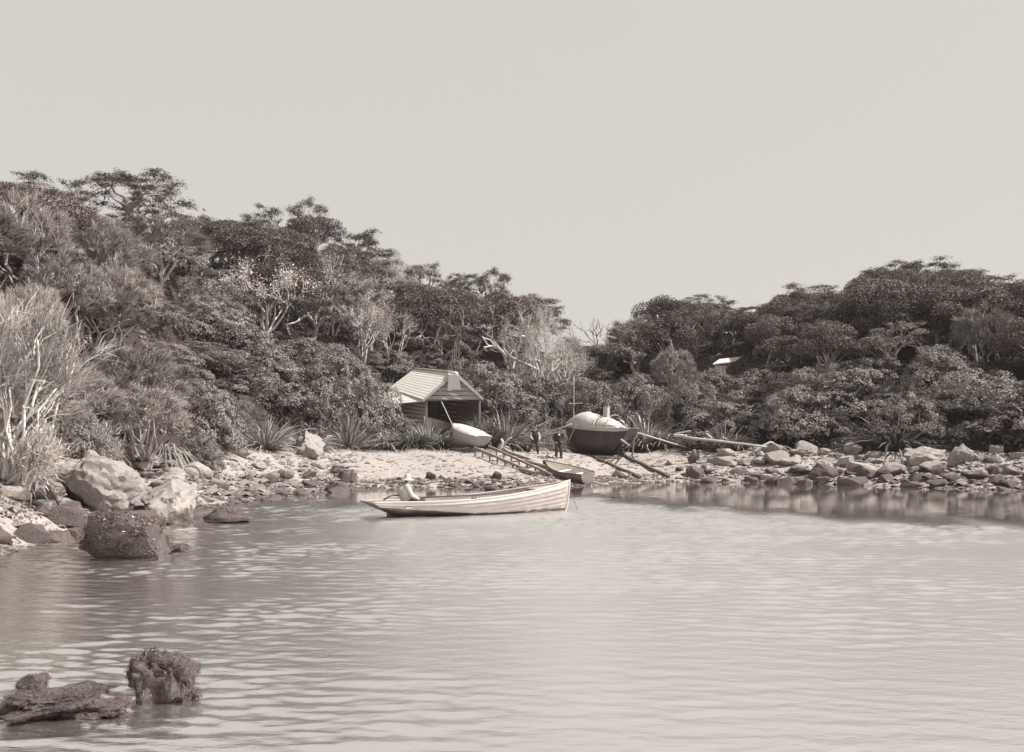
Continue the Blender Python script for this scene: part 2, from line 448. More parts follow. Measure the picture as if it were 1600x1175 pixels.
def wave_height(x, y):
    r = np.random.default_rng(5); h = np.zeros_like(x)
    for k in range(60):
        lam = 0.12 * (5.0 ** r.random()); th = r.normal(1.48, .33); kk = 2 * math.pi / lam
        h += SLOPE * math.sqrt(2.0 / 60) * lam / (2 * math.pi) * np.sin(kk * (x * math.cos(th) + y * math.sin(th)) + r.random() * 6.28)
    gust = .75 + .35 * np.sin(x * .35 + y * .22 + .5) * np.sin(y * .31 - x * .12) + .28 * np.sin(x * .9 - y * .7) * np.sin(x * .23 + 1.7) + .2 * np.sin(y * 1.7 + x * .3)
    right = np.interp(y, [5, 10, 16, 24, 34], [.22, .32, .75, 1.4, 1.7]); left = np.interp(y, [5, 15, 30], [1.0, 1.15, 1.3])
    k = np.clip((x + .22 * y + 1.5) / 3.5, 0, 1)
    gust = np.clip(gust, .12, 1.5) * (left * (1 - k) + right * k)
    return h * gust

def build_water():
    m, t, b = new_mat('sea_water')
    g = nnode(t, 'ShaderNodeNewGeometry'); at = nnode(t, 'ShaderNodeAttribute', attribute_name='ruffle')
    mp = nnode(t, 'ShaderNodeMapping'); mp.inputs['Scale'].default_value = (6, 12, 1); t.links.new(g.outputs['Position'], mp.inputs[0])
    w2 = noise_node(t, 1.0, 3, 0.6, mp.outputs[0], 0.4)
    hh = nnode(t, 'ShaderNodeMath', operation='MULTIPLY'); t.links.new(w2.outputs[0], hh.inputs[0]); t.links.new(at.outputs['Fac'], hh.inputs[1])
    bp = nnode(t, 'ShaderNodeBump'); bp.inputs['Strength'].default_value = 1.0; bp.inputs['Distance'].default_value = .007
    t.links.new(hh.outputs[0], bp.inputs['Height']); t.links.new(bp.outputs[0], b.inputs['Normal'])
    rg = nnode(t, 'ShaderNodeMapRange'); rg.inputs[3].default_value = 0.05; rg.inputs[4].default_value = 0.30
    ag = nnode(t, 'ShaderNodeAttribute', attribute_name='breeze')
    t.links.new(ag.outputs['Fac'], rg.inputs[0]); t.links.new(rg.outputs[0], b.inputs['Roughness'])
    b.inputs['Base Color'].default_value = WATER_COL
    b.inputs['IOR'].default_value = 1.4
    gl = nnode(t, 'ShaderNodeBsdfGlossy'); gl.inputs['Color'].default_value = (.97, .96, .95, 1)
    t.links.new(rg.outputs[0], gl.inputs['Roughness']); t.links.new(bp.outputs[0], gl.inputs['Normal'])
    ms = nnode(t, 'ShaderNodeMixShader'); ms.inputs[0].default_value = .86
    t.links.new(b.outputs[0], ms.inputs[1]); t.links.new(gl.outputs[0], ms.inputs[2]); t.links.new(ms.outputs[0], t.nodes['Material Output'].inputs[0])
    ys = [3.0]
    while ys[-1] < 60: ys.append(ys[-1] + min(.020 + .0022 * ys[-1], .10))
    ys = np.array([-300, -60, -10, 0, 2] + ys + [80, 200, 400], float)
    u = np.concatenate([np.linspace(-.62, .62, 640)])
    half = np.clip(ys, 5, 62)
    X = half[:, None] * u[None, :]
    X[:, 0] = -420; X[:, -1] = 420
    Y = np.repeat(ys[:, None], len(u), 1)
    k = calm_mask(X, Y); ins = (np.abs(X) < 300) & (Y > 2.5) & (Y < 61)
    Z = np.where(ins, wave_height(X, Y) * (.035 + .965 * k), 0)
    V = np.stack([X.ravel(), Y.ravel(), Z.ravel()], 1)
    n, mm = len(u), len(ys)
    i, j = np.meshgrid(np.arange(n - 1), np.arange(mm - 1)); a = (j * n + i).ravel()
    me = np_mesh('water', V, np.stack([a, a + 1, a + n + 1, a + n], 1), m, smooth=True)
    at_ = me.attributes.new('ruffle', 'FLOAT', 'POINT'); at_.data.foreach_set('value', (.05 + .95 * k).ravel().astype(np.float32))
    kk = np.clip((X + .22 * Y + 2.5) / 5.0, 0, 1); br = (.05 + .95 * k) * (.22 + .78 * kk)
    a2 = me.attributes.new('breeze', 'FLOAT', 'POINT'); a2.data.foreach_set('value', br.ravel().astype(np.float32))
    o = link('water', me); tag(o, None, None, None, 'structure')
SLOPE = 0.17
WATER_COL = (0.26, 0.25, 0.235, 1)
build_water()

# ------------------------------------------------------------------ foliage building blocks
def leaf_quads(P, N, size, asp=0.6, jit=0.6):
    n = len(P)
    nn = nrm(N + rng.normal(size=(n, 3)) * jit)
    tt = nrm(np.cross(nn, rng.normal(size=(n, 3))))
    bb = np.cross(nn, tt)
    s = (size * (0.45 + 1.05 * rng.random(n) ** 1.4))[:, None]
    a = tt * s * 0.5; c = bb * s * 0.5 * asp
    V = np.stack([P - a, P - c * 0.9, P + a, P + c], 1).reshape(-1, 3)
    Fq = np.arange(n * 4).reshape(n, 4)
    tone = np.repeat(np.clip(rng.normal(0.45, 0.25, n), 0, 1), 4)
    return V, Fq, tone

def blades(P, D, length, width, droop=0.5, seg=3):
    """curving blades from points P along directions D"""
    n = len(P); D = nrm(D)
    side = nrm(np.cross(D, np.array([0, 0, 1.0]) + rng.normal(size=(n, 3)) * 0.3))
    ln = (length * (0.6 + 0.6 * rng.random(n)))[:, None]
    V = np.zeros((n, (seg + 1) * 2, 3))
    for k in range(seg + 1):
        u = k / seg
        c = P + D * ln * u + np.array([0, 0, -1.0]) * (droop * ln * u * u)
        w = width * (1 - u) ** 0.6 * 0.5 + 0.001
        V[:, 2 * k] = c - side * w; V[:, 2 * k + 1] = c + side * w
    base = (np.arange(n) * (seg + 1) * 2)[:, None, None]
    f = np.array([[2 * k, 2 * k + 1, 2 * k + 3, 2 * k + 2] for k in range(seg)])[None]
    Fq = (base + f).reshape(-1, 4)
    tone = np.repeat(np.clip(rng.normal(0.5, 0.27, n), 0, 1), (seg + 1) * 2)
    return V.reshape(-1, 3), Fq, tone

def join(parts):
    V, Fq, T = [], [], []; o = 0
    for v, f, t in parts:
        V.append(v); Fq.append(f + o); T.append(t); o += len(v)
    return np.concatenate(V), np.concatenate(Fq), np.concatenate(T)

def sphere_pts(n, up=-0.3):
    v = nrm(rng.normal(size=(int(n * 2.2) + 8, 3))); v = v[v[:, 2] > up]
    while len(v) < n: v = np.concatenate([v, v])
    return v[:n]

def limb(mb, p0, p1, r0, r1, wob=0.12, n=6, seg=4):
    p0 = np.array(p0, float); p1 = np.array(p1, float); ln = np.linalg.norm(p1 - p0)
    pts = []
    for k in range(seg + 1):
        u = k / seg
        p = p0 * (1 - u) + p1 * u
        if 0 < k < seg: p = p + rng.normal(size=3) * ln * wob * 0.5
        p[2] += math.sin(u * math.pi) * ln * 0.06
        pts.append(p)
    mb.tube(pts, [r0 + (r1 - r0) * k / seg for k in range(seg + 1)], n)
    return pts

# --- layered, flat-topped wind-shaped tree (6 m high unit)
def proto_rata(npad=36, Rc=3.4, H=6.0, flat=0.34):
    tr = MB(); parts = []
    fork = (rng.normal() * .2, rng.normal() * .2, H * .36)
    limb(tr, (0, 0, -1.0), fork, .22, .16)
    mains = []
    for k in range(5):
        a = k * 2 * math.pi / 5 + rng.random()
        e = (math.cos(a) * Rc * .45, math.sin(a) * Rc * .45, H * (.62 + .1 * rng.random()))
        limb(tr, fork, e, .12, .06); mains.append(e)
    for k in range(npad):
        a = rng.random() * 2 * math.pi; u = math.sqrt((k + .5) / npad)
        lay = rng.random() ** 1.6
        rr = Rc * u * (1 - .12 * lay)
        c = np.array([math.cos(a) * rr, math.sin(a) * rr, H - flat * H * u ** 2.2 - lay * H * .34 + rng.normal() * .22])
        m0 = min(mains, key=lambda m: (m[0] - c[0]) ** 2 + (m[1] - c[1]) ** 2)
        limb(tr, m0, c - np.array([0, 0, .12]), .045, .015, seg=3, n=4)
        rx = .5 + .55 * rng.random()
        n = int(560 * rx)
        q = nrm(rng.normal(size=(n, 3))) * (rng.random((n, 1)) ** .4)
        pa = np.arctan2(q[:, 1], q[:, 0]); q = q * (.72 + .28 * np.sin(pa * 3 + rng.random() * 6) + .22 * np.sin(pa * 7 + rng.random() * 6))[:, None]
        P = c + q * np.array([rx * 1.2, rx * 1.05, .30]); P[:, 2] += (q @ np.array([rng.normal(), rng.normal(), 0])) * .16
        P[:, 2] -= .10 * ((P[:, 0] - c[0]) ** 2 + (P[:, 1] - c[1]) ** 2)
        N = nrm(np.stack([q[:, 0] * .4, q[:, 1] * .4, np.full(n, .9)], 1))
        parts.append(leaf_quads(P, N, .125, .55, .45))
    v, f, t = join(parts)
    return [('trunk', tr.mesh('trunk', M['bark'])), ('crown', np_mesh('crown', v, f, M['rata'], t))], H, Rc

# --- rounder broadleaf tree of several lobes
def proto_broad(H=5.6, Rc=2.8, nl=17, mat='broad', leaf=.125):
    tr = MB(); parts = []
    fork = (rng.normal() * .25, rng.normal() * .25, H * .34)
    limb(tr, (0, 0, -1.0), fork, .20, .14)
    dirs = sphere_pts(nl, -.25)
    for k in range(nl):
        d = dirs[k]
        c = np.array([d[0] * Rc * .68, d[1] * Rc * .68, H * .60 + d[2] * H * .27])
        limb(tr, fork, c, .07, .02, n=4, seg=3)
        r = (.75 + .5 * rng.random()) * Rc / 2.8
        n = int(860 * r * r) + 250
        q = sphere_pts(n, -.55)
        P = c + q * np.array([r, r, r * .72]) * (.72 + .36 * rng.random((n, 1)))
        parts.append(leaf_quads(P, q * .8 + np.array([0, 0, .35]), leaf, .65, .6))
    v, f, t = join(parts)
    return [('trunk', tr.mesh('trunk', M['bark'])), ('crown', np_mesh('crown', v, f, M[mat], t))], H, Rc

# --- coastal mound shrub: a heap of rounded heads, each covered with leaf rosettes
def proto_dome(Rc=2.0, H=2.6, nsub=15, leaf=.088):
    st = MB(); parts = []
    for k in range(8):
        a = k * .8 + rng.random(); e = (math.cos(a) * Rc * .5, math.sin(a) * Rc * .5, H * .6)
        limb(st, (rng.normal() * .2, rng.normal() * .2, -.6), e, .07, .03, n=5)
    subs = [np.array([0, 0, 1.0])] + [d for d in sphere_pts(nsub * 6, -.05)]
    keep = []
    for d in subs:
        if all(np.dot(d, q) < .86 for q in keep): keep.append(d)
        if len(keep) >= nsub: break
    for d in keep:
        rs = Rc * (.31 + .17 * rng.random())
        c = d * np.array([Rc - rs * .8, Rc - rs * .8, H - rs * .75]) * (.9 + .16 * rng.random())
        c[2] = max(c[2], rs * .3)
        lobes = nrm(sphere_pts(30, -.35) + d * .45)
        for q in lobes:
            lc = c + q * np.array([rs, rs, rs * .74]) * (.9 + .14 * rng.random())
            r = rs * (.20 + .10 * rng.random()); n = 36
            u = nrm(sphere_pts(n, -.4) + q * .6)
            parts.append(leaf_quads(lc + u * r * (.7 + .5 * rng.random((n, 1))), u * .7 + q * .9 + np.array([0, 0, .15]), leaf, .6, .36))
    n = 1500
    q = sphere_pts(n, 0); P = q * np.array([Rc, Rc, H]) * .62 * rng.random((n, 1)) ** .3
    lv = leaf_quads(P, q, .22, .8, .8); parts.append((lv[0], lv[1], lv[2] * .3))  # inner leaves toned down: shade between the heads put into the colour
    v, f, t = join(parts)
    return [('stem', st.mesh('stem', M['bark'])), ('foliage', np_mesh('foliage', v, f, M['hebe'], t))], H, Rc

# --- needle-leaved shrub tree, brushy tufts pointing up
def proto_feather(H=4.4, Rc=1.7, nt_=105, mat='feather', bark='bark', ln=.55, wd=.035, per=46, lean=0.0):
    tr = MB(); parts = []
    heads = []
    for k in range(8):
        a = k * .8 + rng.random(); e = np.array([math.cos(a) * Rc * .5 + lean * .5, math.sin(a) * Rc * .5, H * (.42 + .2 * rng.random())])
        limb(tr, (rng.normal() * .1, rng.normal() * .1, -.6), e, .075, .04, n=5); heads.append(e)
    for k in range(nt_):
        d = sphere_pts(1, -.25)[0]; u = .55 + .45 * rng.random() ** .5
        c = np.array([d[0] * Rc * u + lean * max(d[2], 0), d[1] * Rc * u, H * .5 + d[2] * H * .40 * u])
        h = min(heads, key=lambda m: np.sum((m - c) ** 2))
        limb(tr, h, c, .022, .01, n=3, seg=2)
        ax = nrm(np.array([d[0] * .6 + lean * .4, d[1] * .6, .55]))
        D = nrm(ax + rng.normal(size=(per, 3)) * .42)
        P = np.repeat(c[None], per, 0) + rng.normal(size=(per, 3)) * .05
        parts.append(blades(P, D, ln, wd, .16, 2))
    v, f, t = join(parts)
    return [('trunk', tr.mesh('trunk', M[bark])), ('crown', np_mesh('crown', v, f, M[mat], t))], H, Rc

# --- pale tree whose bare white limbs show
def branch_rec(mb, p, d, ln, r, lev, tips, spread=.55, up=.25):
    e = p + d * ln
    m = (p + e) / 2 + rng.normal(size=3) * ln * .08
    mb.tube([p, m, e], [r, r * .85, r * .68], 5 if lev > 2 else 4)
    if lev == 0:
        tips.append((e, d)); return
    for k in range(2 if rng.random() < .55 else 3):
        nd = nrm(d + rng.normal(size=3) * spread + np.array([0, 0, up * .4]))
        branch_rec(mb, e, nd, ln * (.66 + .18 * rng.random()), r * .66, lev - 1, tips, spread, up)
    if lev < 3: tips.append((e, d))

def proto_pale(H=5.0, leafy=True, lev=5, n0=3, mat='pale_leaf', bark='pale_bark', leaf=.095, lean=0.0, up=.3, per=14):
    tr = MB(); tips = []
    for k in range(n0):
        a = k * 2 * math.pi / n0 + rng.random()
        d = nrm(np.array([math.cos(a) * .35 + lean, math.sin(a) * .35, 1.0]))
        branch_rec(tr, np.array([rng.normal() * .1, rng.normal() * .1, -.5]), d, H * .31, .10, lev, tips, .48, up)
    Vt = np.array(tr.V); top = Vt[:, 2].max(); Rr = np.abs(Vt[:, :2]).max()
    out = [('trunk', tr.mesh('trunk', M[bark]))]
    if leafy:
        parts = []
        for e, d in tips:
            P = e + rng.normal(size=(per, 3)) * .16
            parts.append(leaf_quads(P, np.repeat(nrm(d + np.array([0, 0, .6]))[None], per, 0), leaf, .55, .6))
        v, f, t = join(parts)
        out.append(('crown', np_mesh('crown', v, f, M[mat], t)))
    return out, top, Rr

def proto_flax(n=120, ln=1.7, wd=.075, droop=.55, mat='flax', spread=.75):
    a = rng.random(n) * 2 * math.pi; el = np.clip(rng.normal(.85, .35, n), .15, 1.5)
    D = np.stack([np.cos(a) * np.cos(el) * 1, np.sin(a) * np.cos(el), np.sin(el)], 1)
    P = np.stack([np.cos(a) * .18 * rng.random(n), np.sin(a) * .18 * rng.random(n), np.full(n, -.05)], 1)
    v, f, t = blades(P, D, ln, wd, droop * spread, 5)
    return np_mesh('flax_blades', v, f, M[mat], t)

PR = {
    'rata': [proto_rata(), proto_rata(44, 3.8, 5.6, .42), proto_rata(30, 3.0, 6.4, .3), proto_rata(40, 3.5, 6.0, .55), proto_rata(34, 3.2, 6.2, .7)],
    'broad': [proto_broad(), proto_broad(6.0, 2.6, 15), proto_broad(5.0, 3.0, 20), proto_broad(5.4, 2.7, 17)],
    'dome': [proto_dome(), proto_dome(2.2, 2.4, 18), proto_dome(1.8, 2.8, 13), proto_dome(2.1, 2.3, 16)],
    'feather': [proto_feather(), proto_feather(5.0, 1.6, 110), proto_feather(3.8, 1.9, 100)],
    'pale': [proto_pale(), proto_pale(5.4, True, 5, 4, leaf=.09, up=.5), proto_pale(4.6, True, 5, 3, lean=.3)],
    'snag': [proto_pale(4.2, False, 3, 2), proto_pale(3.6, False, 3, 1, up=.5), proto_pale(4.6, False, 4, 2, bark='bark')],
}
FLAX = [proto_flax(230, 1.7, .055), proto_flax(260, 1.6, .055, .75), proto_flax(200, 1.9, .05, .4)]
USED = set()

PNAME = {'rata': 'flat_topped_tree', 'broad': 'broadleaf_tree', 'dome': 'dome_shrub', 'feather': 'needle_tree', 'pale': 'pale_tree', 'snag': 'dead_tree'}
PCAT = {'rata': 'tree', 'broad': 'tree', 'dome': 'shrub', 'feather': 'tree', 'pale': 'tree', 'snag': 'dead tree'}

def plant(kind, x, y, h, w=None, label=None, group=None, var=None, z=None, rot=None):
    parts, H, Rc = random.choice(PR[kind]) if var is None else PR[kind][var]
    zz = gz(x, y) if z is None else z
    o = thing(PNAME[kind], label, PCAT[kind], (x, y, zz - 0.05), (0, 0, random.uniform(0, 6.28) if rot is None else rot), group)
    sz = h / H; sw = sz if w is None else (w / 2) / Rc
    o.scale = (sw, sw, sz)
    for nm, me in parts: link(nm, me, o)
    return o

def plant_at(kind, px, top, Y, w=None, label=None, group=None, var=None, rot=None, hmin=1.2):
    x = (px - 800) / F * Y; g = gz(x, Y); zt = CAMZ + (HOR - top) / F * Y
    h = max(zt - g, hmin)
    if kind == 'dome' and w: w = max(w, h * 1.15)
    return plant(kind, x, Y, h, w, label, group, var, None, rot)

SKY = np.array([(-200, 300), (0, 280), (60, 285), (110, 300), (130, 330), (270, 330), (295, 345), (400, 335), (440, 360), (455, 385), (520, 365), (560, 372), (600, 385), (640, 415), (690, 425), (760, 430),
                (800, 440), (850, 475), (885, 520), (910, 532), (955, 530), (975, 500), (1030, 478), (1060, 472), (1110, 470), (1170, 478), (1215, 460), (1250, 450), (1300, 455), (1345, 436),
                (1390, 418), (1480, 418), (1540, 430), (1700, 440), (1900, 450)], float)
def skyrow(px): return float(np.interp(px, SKY[:, 0], SKY[:, 1]))

# ------------------------------------------------------------------ woods
SHED_BOX = (-10.0, -1.0, 60.0, 73.0)
HUT_PX = (1065, 1200, 552, 585)
def forest():
    cnt = {}
    for row, Y in enumerate(np.arange(28, 112, 3.4)):
        X0 = -0.66 * Y - 1; X1 = 0.62 * Y + 1
        for x in np.arange(X0, X1, 3.7):
            xx = x + random.uniform(-1.3, 1.3) + (row % 2) * 1.8; yy = Y + random.uniform(-1.3, 1.3)
            px = 800 + F * xx / yy
            yb = np.interp(px, HT[:, 0], HT[:, 1]); yc = np.interp(px, HT[:, 0], HT[:, 2])
            t = (yy - yb) / (yc - yb)
            if t < 0.02 or t > 1.06: continue
            if 330 < px < 1060 and t < .10: continue
            if shore_dist(np.array([xx]), np.array([yy]))[0] < 3.0: continue
            if SHED_BOX[0] < xx < SHED_BOX[1] and SHED_BOX[2] < yy < SHED_BOX[3]: continue
            g = gz(xx, yy)
            if px < 262: reg = 'spur'
            elif px < 900: reg = 'left'
            elif px < 985: reg = 'gap'
            else: reg = 'right'
            if reg == 'spur':
                kind = random.choices(['feather', 'rata', 'broad'], [8, 2, 1])[0]; h = random.uniform(3.2, 4.6); w = None
                if t < .2: h = random.uniform(2.2, 3.2)
            elif t < (.30 if reg != 'right' else .22):
                kind = 'dome'; h = random.uniform(2.2, 3.4); w = random.uniform(4.0, 6.0)
            elif reg == 'left':
                kind = random.choices(['rata', 'broad', 'pale', 'snag'], [6.4, 2, 2.0, .5])[0]; h = random.uniform(4.6, 6.4); w = None
            elif reg == 'gap':
                kind = random.choices(['broad', 'rata', 'dome'], [3, 2, 2])[0]; h = random.uniform(3, 4.5); w = None
            else:
                kind = random.choices(['broad', 'rata', 'pale', 'feather'], [7, 4, .5, .6])[0]; h = random.uniform(4.0, 6.0); w = None
            if kind != 'dome' and ((258 < px < 400 and yy < 75) or (530 < px < 645 and yy < 78) or (795 < px < 875 and yy < 80)): kind = 'dome'; h = random.uniform(2.0, 2.8); w = 4.5
            if reg == 'spur' and kind == 'dome': kind = 'broad'
            top = skyrow(px) + random.uniform(0, 16)
            hmax = CAMZ + (HOR - top) / F * yy - g
            if HUT_PX[0] < px < HUT_PX[1] and yy < 78: hmax = min(hmax, CAMZ + (HOR - 577) / F * yy - g)
            if hmax < 1.6: continue
            if h > hmax: w = (w or h * 1.1); h = hmax
            g2 = {'spur': 'on the near left hillside', 'left': 'on the large left hill', 'gap': 'in the dip between the two hills', 'right': 'on the right hill'}[reg]
            lab = {'rata': 'dark flat layered tree in the wood ' + g2, 'broad': 'dark rounded leafy tree in the wood ' + g2,
                   'dome': 'low dome shaped shrub in the thicket at the foot ' + {'left': 'of the large left hill', 'gap': 'of the dip between the hills', 'right': 'of the right hill', 'spur': 'of the near left hillside'}[reg],
                   'feather': 'grey needle leaved tree with brushy upright tufts ' + g2, 'pale': 'pale tree with white bare limbs and thin leaves ' + g2, 'snag': 'bare dead tree with white branches in the wood ' + g2}[kind]
            grp = {'rata': 'layered trees ', 'broad': 'rounded trees ', 'dome': 'dome shrubs ', 'feather': 'needle leaved trees ', 'pale': 'pale trees ', 'snag': 'dead trees '}[kind] + g2
            plant(kind, xx, yy, h, w, lab, grp)
            cnt[kind] = cnt.get(kind, 0) + 1
    print('FOREST', cnt, sum(cnt.values()))
forest()

# trees one can pick out
plant_at('rata', 205, 262, 57, 6.6, 'broad umbrella tree with open see-through crown topping the near left hillside', var=0)
plant_at('rata', 245, 300, 58, 5.0, 'dark layered tree tucked under the umbrella tree on its right', var=3)
plant_at('rata', 75, 275, 52, 5.2, 'grey skyline tree at the far left edge of the hillside', var=1)
plant_at('rata', 484, 302, 97, 4.6, 'tallest lone tree with small flat top rising above the left skyline', var=2)
plant_at('broad', 492, 332, 95, 6.0, 'dense dark tree directly below the lone flat topped skyline tree', var=1)
plant_at('rata', 412, 326, 93, 6.5, 'spreading skyline tree left of the lone flat topped one', var=1)
plant_at('rata', 335, 338, 86, 6.5, 'rounded skyline tree in the notch right of the umbrella tree', var=3)
plant_at('rata', 565, 360, 96, 8, 'wide sloping tree on the shoulder right of the lone skyline tree', var=1)
plant_at('rata', 672, 405, 96, 5.6, 'faint flat crowned tree halfway down the left skyline', var=2)
plant_at('rata', 772, 412, 95, 4.2, 'small umbrella tree standing on the skyline above the pale tree', var=2)
plant_at('rata', 735, 426, 94, 5.0, 'thin layered tree just left of the small skyline umbrella tree', var=0)
plant_at('rata', 840, 462, 91, 6.5, 'last layered tree at the lower right end of the left hill', var=3)
plant_at('pale', 315, 385, 74, 6.5, 'large pale tree with white twisted limbs on the left hill flank', var=0)
plant_at('pale', 345, 445, 66, 6.0, 'spreading pale tree with white trunk just above the shrub thicket', var=2, rot=0)
plant_at('pale', 565, 448, 76, 6.2, 'tall white limbed tree behind the thicket above the shed roof', var=1)
plant_at('pale', 610, 478, 76, 4.6, 'smaller white limbed tree right of the tall white limbed one', var=0)
plant_at('pale', 510, 470, 77, 3.4, 'slim pale tree left of the tall white limbed tree', var=1)
plant_at('pale', 840, 468, 78, 4.6, 'bright bare tree with fan of white branches beside the gap', var=1)
plant_at('pale', 810, 495, 79, 4.0, 'dull pale tree half hidden left of the bright fan shaped tree', var=0)
plant_at('snag', 940, 492, 100, None, 'leafless twisted tree against the sky in the gap', var=2)
plant_at('snag', 712, 522, 78, 1.6, 'white dead stump with forked limbs behind the shed thicket', var=0)
plant_at('snag', 455, 460, 73, None, 'bare white trunk with one bent limb left of the slim pale tree', var=1)
plant_at('snag', 1000, 500, 84, None, 'thin white dead stem low on the right hill near the gap', var=1)
plant_at('snag', 1052, 492, 84, None, 'second thin dead stem right of the first on the right hill', var=1)
plant_at('broad', 1040, 466, 92, 6.5, 'rounded skyline tree first up the right hill from the gap', var=2)
plant_at('rata', 1112, 460, 92, 6.5, 'flat topped skyline tree next up the right hill', var=1)
plant_at('rata', 1255, 442, 88, 8.0, 'large dark layered tree peaking in the middle of the right hill', var=3)
plant_at('rata', 1395, 408, 86, 6.5, 'layered tree at the left shoulder of the highest right hilltop', var=0)
plant_at('rata', 1450, 406, 85, 7.5, 'open crowned tree on the highest point of the right hill', var=1)
plant_at('rata', 1525, 420, 82, 7.0, 'pale hazy tree at the right end of the hilltop', var=2)
plant_at('pale', 1420, 450, 78, 5.0, 'pale grey tree under the open crowned hilltop tree', var=1)
plant_at('pale', 1490, 535, 62, 4.2, 'pale wispy tree low at the right end of the wood', var=2)
plant_at('feather', 1500, 560, 58, 4.0, 'light brushy tree near the right edge above the boulders', var=1)
plant_at('pale', 1300, 560, 63, 3.6, 'thin grey leaning tree in the middle of the right wood', var=2)

def understorey():
    n = 120000
    Y = rng.uniform(24, 100, n); x = (rng.uniform(-30, 1640, n) - 800) / F * Y
    px = 800 + F * x / Y; d = shore_dist(x, Y)
    yb = np.interp(px, HT[:, 0], HT[:, 1]); yc = np.interp(px, HT[:, 0], HT[:, 2]); t = (Y - yb) / (yc - yb)
    k = (d > 4.5) & (t > -.03) & (t < .8)
    k &= ~((px > 600) & (px < 770) & (Y < 72))
    x, y = x[k], Y[k]; z = terrain(x, y); m = len(x)
    P = np.stack([x, y, z + .55 * rng.random(m) ** 1.5], 1)
    v, f, tn = leaf_quads(P, np.stack([np.zeros(m), -.3 * np.ones(m), np.ones(m)], 1), .24, .6, .7)
    o = link('understorey', np_mesh('understorey', v, f, M['broad'], tn)); tag(o, 'low leafy undergrowth covering the floor of the wood', 'undergrowth', None, 'stuff')
understorey()

plant_at('snag', 1238, 628, 58, 2.2, 'twisted white dead branches above the round dark shrub on the right', var=2)
plant_at('snag', 1312, 585, 62, 1.8, 'leaning dead white stem in the middle of the right wood', var=1)
plant_at('pale', 1090, 500, 86, 4.0, 'small greyish tree under the right hill skyline', var=1)
plant_at('pale', 1205, 610, 60, 2.6, 'light leafed sapling in front of the right thicket', var=2)
for px, top, Y, w, lab in [(972, 535, 96, 6.5, 'low rounded shrub on the saddle just right of the gap'), (945, 541, 99, 6.0, 'low shrub closing the bottom of the gap between the hills'), (1000, 528, 92, 5.5, 'rounded shrub at the left foot of the right hill skyline'), (915, 541, 100, 6.0, 'low shrub at the left side of the gap')]:
    plant_at('dome', px, top, Y, w, lab)
# near left shrubs
NEAR = [('dome', 235, 500, 47, 3.4, 'dark leafy shrub halfway up the left slope'), ('feather', 268, 468, 51, 3.6, 'grey needle tree at the right shoulder of the left slope'), ('dome', 258, 548, 45, 3.0, 'mid grey leafy shrub below the needle tree on the left slope'), ('feather', 175, 480, 46, 4.0, 'needle tree in the middle of the left slope'),
        ('dome', 634, 652, 62.5, 2.2, 'rounded dark bush against the left wall of the shed'), ('dome', 655, 662, 61.5, 1.8, 'small bush in front of the shed door post'),
        ('feather', 205, 520, 37, 3.6, 'dark brushy needle tree standing above the big tussock'), ('feather', 150, 440, 40, 4.0, 'grey needle tree on the left slope behind the straw sprays'),
        ('feather', 230, 590, 34.5, 2.6, 'short dark needle bush behind the big tussock'),
        ('dome', 300, 535, 50, 5.0, 'pale grey rounded shrub running down the slope edge above the flax'), ('dome', 292, 565, 44.5, 3.2, 'upper rosette shrub beside the needle tree'),
        ('dome', 318, 602, 43.5, 2.8, 'lower rosette shrub beside the spiky flax'), ('dome', 352, 607, 49, 3.0, 'rounded grey shrub left behind the spiky flax'), ('dome', 312, 672, 38, 1.3, 'small tight cushion shrub at the edge of the stones'),
        ('dome', 250, 625, 41, 2.4, 'small leafy shrub behind the big tussock'), ('dome', 215, 640, 39, 2.2, 'dark leafy shrub left of the big tussock'), ('dome', 150, 630, 37, 2.6, 'dark leafy shrub above the slab boulder'), ('dome', 95, 610, 29, 2.4, 'dark leafy shrub at the foot of the straw sprays'), ('feather', 110, 560, 33, 3.0, 'grey needle bush behind the lower straw spray')]
for k, px, top, Y, w, lab in NEAR: plant_at(k, px, top, Y, w, lab)

# dome shrubs of the bank left of and behind the shed
BANK = [(345, 520, 58, 5.0, 'leftmost wide dark shrub of the bank behind the beach'), (410, 519, 60, 5.2, 'flat topped dark shrub behind the spiky flax'), (470, 524, 62, 5.6, 'broad shrub in the middle of the bank left of the shed'),
        (525, 542, 64, 5.0, 'sloping shrub between the broad bank shrub and the shed'), (572, 580, 59.5, 4.0, 'dark rounded shrub hard against the shed roof'), (430, 570, 58, 4.6, 'lower dark shrub behind the flax clumps'),
        (510, 585, 60, 5.0, 'lower bushy shrub at the back of the turf left of the shed'), (588, 612, 62, 2.4, 'dark shrub covering the shed lean-to corner'),
        (660, 545, 78, 6, 'shrub showing above the shed ridge'), (750, 560, 72, 5.0, 'domed shrub right behind the shed gable'), (790, 580, 69, 4.8, 'large rosette shrub right of the shed'), (815, 610, 66.5, 3.6, 'rounded shrub in front of the large rosette shrub'),
        (850, 585, 71, 4.6, 'grey rosette shrub left of the tall pole'), (905, 590, 71, 4.4, 'mid grey shrub behind the tall pole'), (940, 600, 68, 4.0, 'shrub behind the chimney of the dark boat'),
        (1000, 585, 68, 5.0, 'bushy shrub right of the dark boat'), (1035, 610, 64, 3.4, 'pale rosette shrub above the spiky clump right of the dark boat'), (1080, 590, 63, 4.6, 'leafy shrub above the leaning log'),
        (1110, 620, 59, 4.2, 'large leaf shrub overhanging the long log'), (1180, 600, 60, 5.0, 'pale domed shrub in the right thicket'), (1190, 640, 56.5, 3.6, 'low shrub behind the arched driftwood'),
        (1290, 640, 55.5, 3.4, 'round dark shrub standing alone above the right boulders'), (1390, 610, 56, 4.2, 'dark shrub in deep shade at the right shore'), (1470, 620, 54, 4.0, 'right hand dark shrub above the round boulder')]
